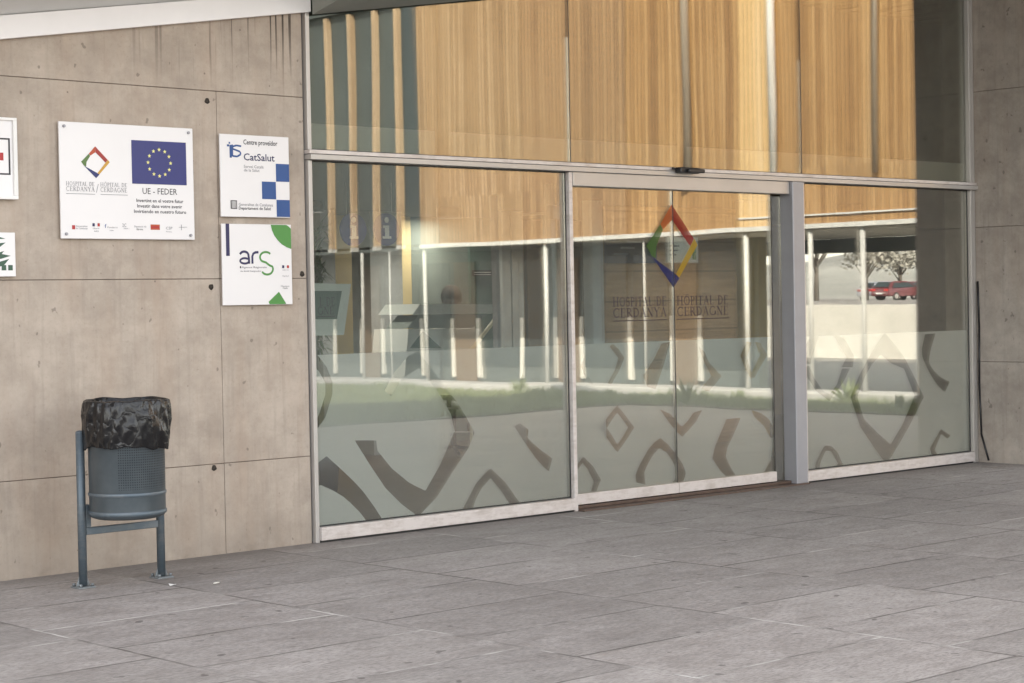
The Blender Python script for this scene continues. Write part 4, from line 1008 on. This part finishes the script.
# ================================================================ LOBBY FITTINGS
def disc_sign(px, py, Y_, label):
    p = F(px, py, Y_); r_ = empty('information_sign', (p.x, p.y, p.z), label, 'sign', 'round information signs in the lobby')
    b = B(); b.tube((0, -.008, 0), (0, .008, 0), .125, 36); b.mk('disc', flat('violet_blue_disc', (.035, .030, .19), .4), r_)
    b = B(); b.tube((0, -.012, .072), (0, -.0085, .072), .021, 16)
    b.box(-.018, .022, -.012, -.0085, -.07, .03); b.box(-.036, -.0185, -.012, -.0085, .012, .03); b.box(-.04, -.0185, -.012, -.0085, -.07, -.052); b.box(.0225, .042, -.012, -.0085, -.07, -.052)
    b.mk('letter', M['signwhite'], r_)
    b = B(); b.tube((-.06, 0, .10), (-.06, 0, 2.44 - p.z), .0025, 6); b.tube((.06, 0, .10), (.06, 0, 2.44 - p.z), .0025, 6); b.mk('cord', M['alu'], r_)
disc_sign(353, 229.5, 1.6, 'round dark blue i sign, left of the two hanging in the lobby')
disc_sign(386, 229.5, 1.6, 'round dark blue i sign, right of the two hanging in the lobby')
# framed board standing at the left
Yb = 1.7
q = [F(*p, Yb) for p in ((300, 283), (352, 284), (347, 329), (344, 375), (296, 375))]
r_ = empty('display_board', (F(325, 330, Yb).x, Yb, 0), 'tilted white framed board with a dark panel at the left edge of the lobby', 'board')
b = B(); b.poly([(F(300, 283, Yb).x, Yb, F(300, 283, Yb).z), (F(351, 284, Yb).x, Yb, F(351, 284, Yb).z), (F(344, 335, Yb).x, Yb, F(344, 335, Yb).z), (F(300, 336, Yb).x, Yb, F(300, 336, Yb).z)], .03)
unshift(b.mk('frame', flat('pale_frame', (.60, .66, .62), .5), r_), r_)
b = B(); b.poly([(F(304, 291, Yb - .01).x, Yb - .012, F(300, 291, Yb).z), (F(341, 291, Yb).x, Yb - .012, F(341, 291, Yb).z), (F(336, 319, Yb).x, Yb - .012, F(336, 319, Yb).z), (F(303, 319, Yb).x, Yb - .012, F(303, 319, Yb).z)], .01)
unshift(b.mk('panel', M['lobby_green'], r_), r_)
b = B(); b.tube((F(318, 330, Yb).x, Yb + .05, 0), (F(318, 330, Yb).x, Yb + .05, 1.5), .02, 10); b.box(F(318, 330, Yb).x - .2, F(318, 330, Yb).x + .2, Yb - .1, Yb + .2, .005, .03); unshift(b.mk('stand', M['alu'], r_), r_)
# plant
pl = empty('potted_plant', (F(313, 270, 2.6).x, 2.6, 0), 'leafy green plant in a pot at the far left of the lobby', 'plant')
b = B(); b.lathe([(0, .005), (.16, .005), (.2, .45), (.18, .45), (.17, .40), (0, .40)], 24); b.mk('pot', M['alu_dark'], pl)
b = B(); b.tube((0, 0, .4), (.02, 0, 1.5), .02, 8, .01); b.mk('trunk', M['trunk'], pl)
bm = bmesh.new(); random.seed(5)
for j in range(260):
    a = random.uniform(0, 6.28); z_ = random.uniform(1.15, 2.15); l_ = random.uniform(.08, .2); dn = random.uniform(-.15, .2)
    s_ = Vector((math.cos(a) * .03, math.sin(a) * .03, z_)); e = s_ + Vector((math.cos(a) * l_, math.sin(a) * l_, dn)); o_ = Vector((-math.sin(a), math.cos(a), 0)) * .014; mi = (s_ + e) / 2 + Vector((0, 0, .03))
    bm.faces.new([bm.verts.new(q_) for q_ in (s_, mi + o_, e, mi - o_)])
me = bpy.data.meshes.new('leaves'); bm.to_mesh(me); bm.free(); link('leaves', me, M['leaf'], pl)
# reception desk
Yd = 3.6
def fx(px): return F(px, 320, Yd).x
def fz(py, px=450): return F(px, py, Yd).z
dk = empty('reception_desk', (fx(450), Yd, 0), 'white reception desk with sloping ends and a dark band below the counter', 'desk')
def prism(nm, mat, pts, y0, t):
    b = B(); b.poly([(fx(a), y0, fz(c_, a)) for a, c_ in pts], t); unshift(b.mk(nm, mat, dk), dk)
prism('counter', M['desk_white'], [(417, 304), (498, 304), (493, 313.5), (409, 314.5)], Yd - .05, .5)
prism('recess', M['lobby_dark'], [(420, 315), (488, 314.5), (474, 328), (408, 328.5)], Yd + .02, .3)
prism('front_panel', M['desk_white'], [(407, 329), (478, 328.5), (470, 395), (400, 395)], Yd - .02, .5)
prism('dark_wedge', M['lobby_green'], [(421, 331), (439, 348), (408, 348)], Yd - .026, .004)
b = B(); b.tube((F(470, 352, 3.2).x, 3.2, F(470, 352, 3.2).z), (F(496, 318, 3.2).x, 3.2, F(496, 318, 3.2).z), .018, 10)
b.tube((F(470, 352, 3.2).x, 3.2, .005), (F(470, 352, 3.2).x, 3.2, F(470, 352, 3.2).z), .015, 10); b.tube((F(496, 318, 3.2).x, 3.2, .005), (F(496, 318, 3.2).x, 3.2, F(496, 318, 3.2).z), .015, 10)
tag(b.mk('handrail', flat('pale_yellow_rail', (.75, .72, .5), .4)), 'pale sloping handrail in front of the reception desk', 'handrail')
# wall directory
dr = empty('directory_sign', (F(486, 273, 5.9).x, 5.9, F(486, 280, 5.9).z), 'dark directory strip with white lines on the teal door', 'sign')
a, c_ = F(473, 270, 5.9), F(492, 276, 5.9)
box('plate', M['ink'], a.x, c_.x, 5.9, 5.92, c_.z, a.z, dr); 
for k in range(2): box('print_line', M['signwhite'], a.x + .02, c_.x - .02, 5.893, 5.898, c_.z + .012 + k * .025, c_.z + .02 + k * .025, dr)
# blue board in the vestibule
a, c_ = F(606, 233, 3.4), F(657, 263, 3.4)
bb = empty('wall_board', ((a.x + c_.x) / 2, 3.4, c_.z), 'dark blue board high on the wall behind the left door leaf', 'board')
box('plate', M['panelblue'], a.x, c_.x, 3.4, 3.43, c_.z, a.z, bb)
for k in range(3): box('print_line', flat('pale_blue_print', (.25, .3, .42), .5), a.x + .1 + .1 * k, a.x + .3 + .1 * k, 3.393, 3.398, c_.z + .08 + .06 * k, c_.z + .10 + .06 * k, bb)
# loudspeaker box high in the first pane
a, c_ = F(553, 205, .8), F(566, 219, .8)
sk = empty('wall_speaker', ((a.x + c_.x) / 2, .8, c_.z), 'small grey box fixed high on the pale post behind the first pane', 'speaker')
box('casing', flat('grey_casing', (.40, .40, .40), .5), a.x, c_.x, .8, .88, c_.z, a.z, sk, .004); box('bracket', M['alu'], a.x + .03, a.x + .05, .881, 1.2, c_.z + .04, c_.z + .06, sk)
# ceiling lamps
lamp_px = [(451, 213.5, 5.4)]
cnt = 0
for (x, y) in ((F(448, 214, 5.6).x, 5.6),):
    cnt += 1
    r_ = empty('ceiling_lamp', (x, y, 2.45), ('lit recessed lamp in the ceiling above the reception desk'), 'ceiling lamp', 'recessed lamps in the lobby ceiling')
    b = B(); b.lathe([(.10, -.001), (.12, -.012), (.125, -.004), (.125, 0)], 24); b.mk('rim', M['white'], r_)
    b = B(); b.tube((0, 0, -.010), (0, 0, -.004), .098, 24); b.mk('diffuser', M['lamp'], r_)
    ld = bpy.data.lights.new('lamp_light', 'AREA'); ld.shape = 'DISK'; ld.size = .18; ld.energy = 3.5; ld.color = (1, .90, .74)
    lo = bpy.data.objects.new('lamp_light', ld); COL.objects.link(lo); lo.parent = r_; lo.location = (0, 0, -.03)

fill_cans = [(3.0, 4.0), (5.0, 4.4), (6.4, 3.6), (7.2, 2.4), (8.6, 2.3), (11.4, 4.2)]  # can lamps added to spread even fill light through the lobby
for n_, (x, y) in enumerate(fill_cans):
    lb_ = ('above the grey columns', 'above the reception desk', 'right of the reception desk', 'behind the left door leaf', 'behind the right door leaf', 'behind the right pane')[n_]
    r_ = empty('fill_can', (x, y, 2.45), 'added dark can hiding fill light in the lobby, ' + lb_, 'ceiling lamp', 'added fill cans under the lobby ceiling')
    b = B(); b.lathe([(.0, -.001), (.13, -.001), (.13, -.10), (.124, -.10), (.124, -.012), (.0, -.012)], 24); b.mk('can', M['black'], r_)
    b = B(); b.tube((0, 0, -.028), (0, 0, -.014), .10, 24); b.mk('diffuser', M['lamp'], r_)
    ld = bpy.data.lights.new('fill_light', 'AREA'); ld.shape = 'DISK'; ld.size = .18; ld.energy = 5; ld.color = (1, .90, .76)
    lo = bpy.data.objects.new('fill_light', ld); COL.objects.link(lo); lo.parent = r_; lo.location = (0, 0, -.04)

# receptionist: one skinned body, hair and clothes as parts
def person(loc, rz):
    r_ = empty('person', loc, 'dark haired receptionist in a white top seated behind the desk', 'person', None, rz)
    V = [(0, 0, .62, .14), (0, .0, .80, .125), (0, .01, .98, .135), (0, .02, 1.12, .15), (0, .02, 1.22, .075), (0, .03, 1.29, .052), (0, .05, 1.36, .075), (0, .055, 1.44, .092), (0, .045, 1.51, .07),
         (-.19, .02, 1.15, .058), (-.25, .08, .90, .045), (-.16, .32, .84, .034), (-.13, .40, .84, .026),
         (.19, .02, 1.15, .058), (.25, .08, .90, .045), (.16, .32, .84, .034), (.13, .40, .84, .026),
         (-.10, .02, .56, .10), (-.11, .42, .52, .075), (-.11, .45, .10, .045), (-.11, .58, .05, .035),
         (.10, .02, .56, .10), (.11, .42, .52, .075), (.11, .45, .10, .045), (.11, .58, .05, .035)]
    E = [(0, 1), (1, 2), (2, 3), (3, 4), (4, 5), (5, 6), (6, 7), (7, 8), (3, 9), (9, 10), (10, 11), (11, 12), (3, 13), (13, 14), (14, 15), (15, 16), (0, 17), (17, 18), (18, 19), (19, 20), (0, 21), (21, 22), (22, 23), (23, 24)]
    for sx, wi in ((-1, 12), (1, 16)):      # five fingers, gently bent over the desk edge
        for k, (dx, ln) in enumerate(((-.027, .06), (-.009, .072), (.009, .075), (.027, .066), (-.04 * 1, .04))):
            i = len(V); x0_ = V[wi][0] + dx * (1 if sx > 0 else 1)
            V += [(x0_, .435 if k < 4 else .41, .84, .009), (x0_ * 1.0 + (dx * .3), .435 + ln * .6, .838, .008), (x0_ + dx * .3, .435 + ln, .825, .007)]
            E += [(wi, i), (i, i + 1), (i + 1, i + 2)]
    me = bpy.data.meshes.new('body'); me.from_pydata([v[:3] for v in V], E, []); o = link('body', me, None, r_)
    md = o.modifiers.new('skin', 'SKIN'); md.use_smooth_shade = True
    for i, v in enumerate(V): me.skin_vertices[0].data[i].radius = (v[3], v[3]); me.skin_vertices[0].data[i].use_root = (i == 0)
    o.modifiers.new('sub', 'SUBSURF').levels = 1; o.modifiers['sub'].render_levels = 2
    me.materials.append(M['skin'])
    dg = bpy.context.evaluated_depsgraph_get(); nm = bpy.data.meshes.new_from_object(o.evaluated_get(dg))
    o.modifiers.clear(); o.data = nm; nm.name = 'body'
    nm.materials.clear(); nm.materials.append(M['skin']); nm.materials.append(M['cloth']); nm.materials.append(M['trousers'])
    for f in nm.polygons:
        c = f.center; f.use_smooth = True
        f.material_index = 2 if c.z < .66 and c.z > .0 and not (c.z > .78) else (1 if c.z < 1.25 and not (c.y > .26 and c.z < .9) else 0)
    b = B(); b.ball((0, .03, 1.46), .112, 20, (.95, 1.05, 1.08)); b.ball((0, -.035, 1.36), .09, 16, (1, .7, 1.5)); b.ball((0, -.05, 1.27), .07, 16, (1.2, .6, 1.4))
    for v in b.bm.verts:
        if v.co.y > .085 and v.co.z < 1.50: v.co.y = .06
        v.co += Vector((math.sin(v.co.z * 90), math.cos(v.co.x * 80), 0)) * .004
    b.mk('hair', M['hair'], r_)
    b = B(); b.ball((0, .142, 1.425), .014, 8, (.8, 1.2, 1.4)); b.ball((-.088, .05, 1.425), .018, 8, (.4, .8, 1.4)); b.ball((.088, .05, 1.425), .018, 8, (.4, .8, 1.4)); b.mk('nose_and_ears', M['skin'], r_)
    b = B(); b.ball((-.03, .132, 1.448), .009, 8); b.ball((.03, .132, 1.448), .009, 8); b.mk('eyes', M['ink'], r_)
    b = B(); b.ball((0, .132, 1.385), .016, 8, (1.3, .4, .4)); b.mk('mouth', M['logo_red'], r_)
    return r_
pp = F(451, 300, 4.5)
person((pp.x, 4.5, pp.z - 1.41 if False else .12), R(-50))
ch = empty('office_chair', (pp.x, 4.5, 0), 'grey office chair under the seated receptionist', 'chair')
b = B(); b.box(-.24, .24, -.22, .24, .48, .55, .03); b.mk('seat', M['lobby_grey'], ch)
b = B(); b.box(-.20, .20, -.27, -.22, .65, 1.0, .02); b.mk('backrest', M['lobby_grey'], ch)
b = B(); b.tube((0, 0, .1), (0, 0, .48), .03, 10); b.box(-.02, .02, -.25, -.2, .5, .7)
for k in range(5): b.tube((0, 0, .1), (.28 * math.cos(k * 1.257), .28 * math.sin(k * 1.257), .05), .018, 8)
b.mk('base', M['black'], ch); ch.rotation_euler.z = R(-50)
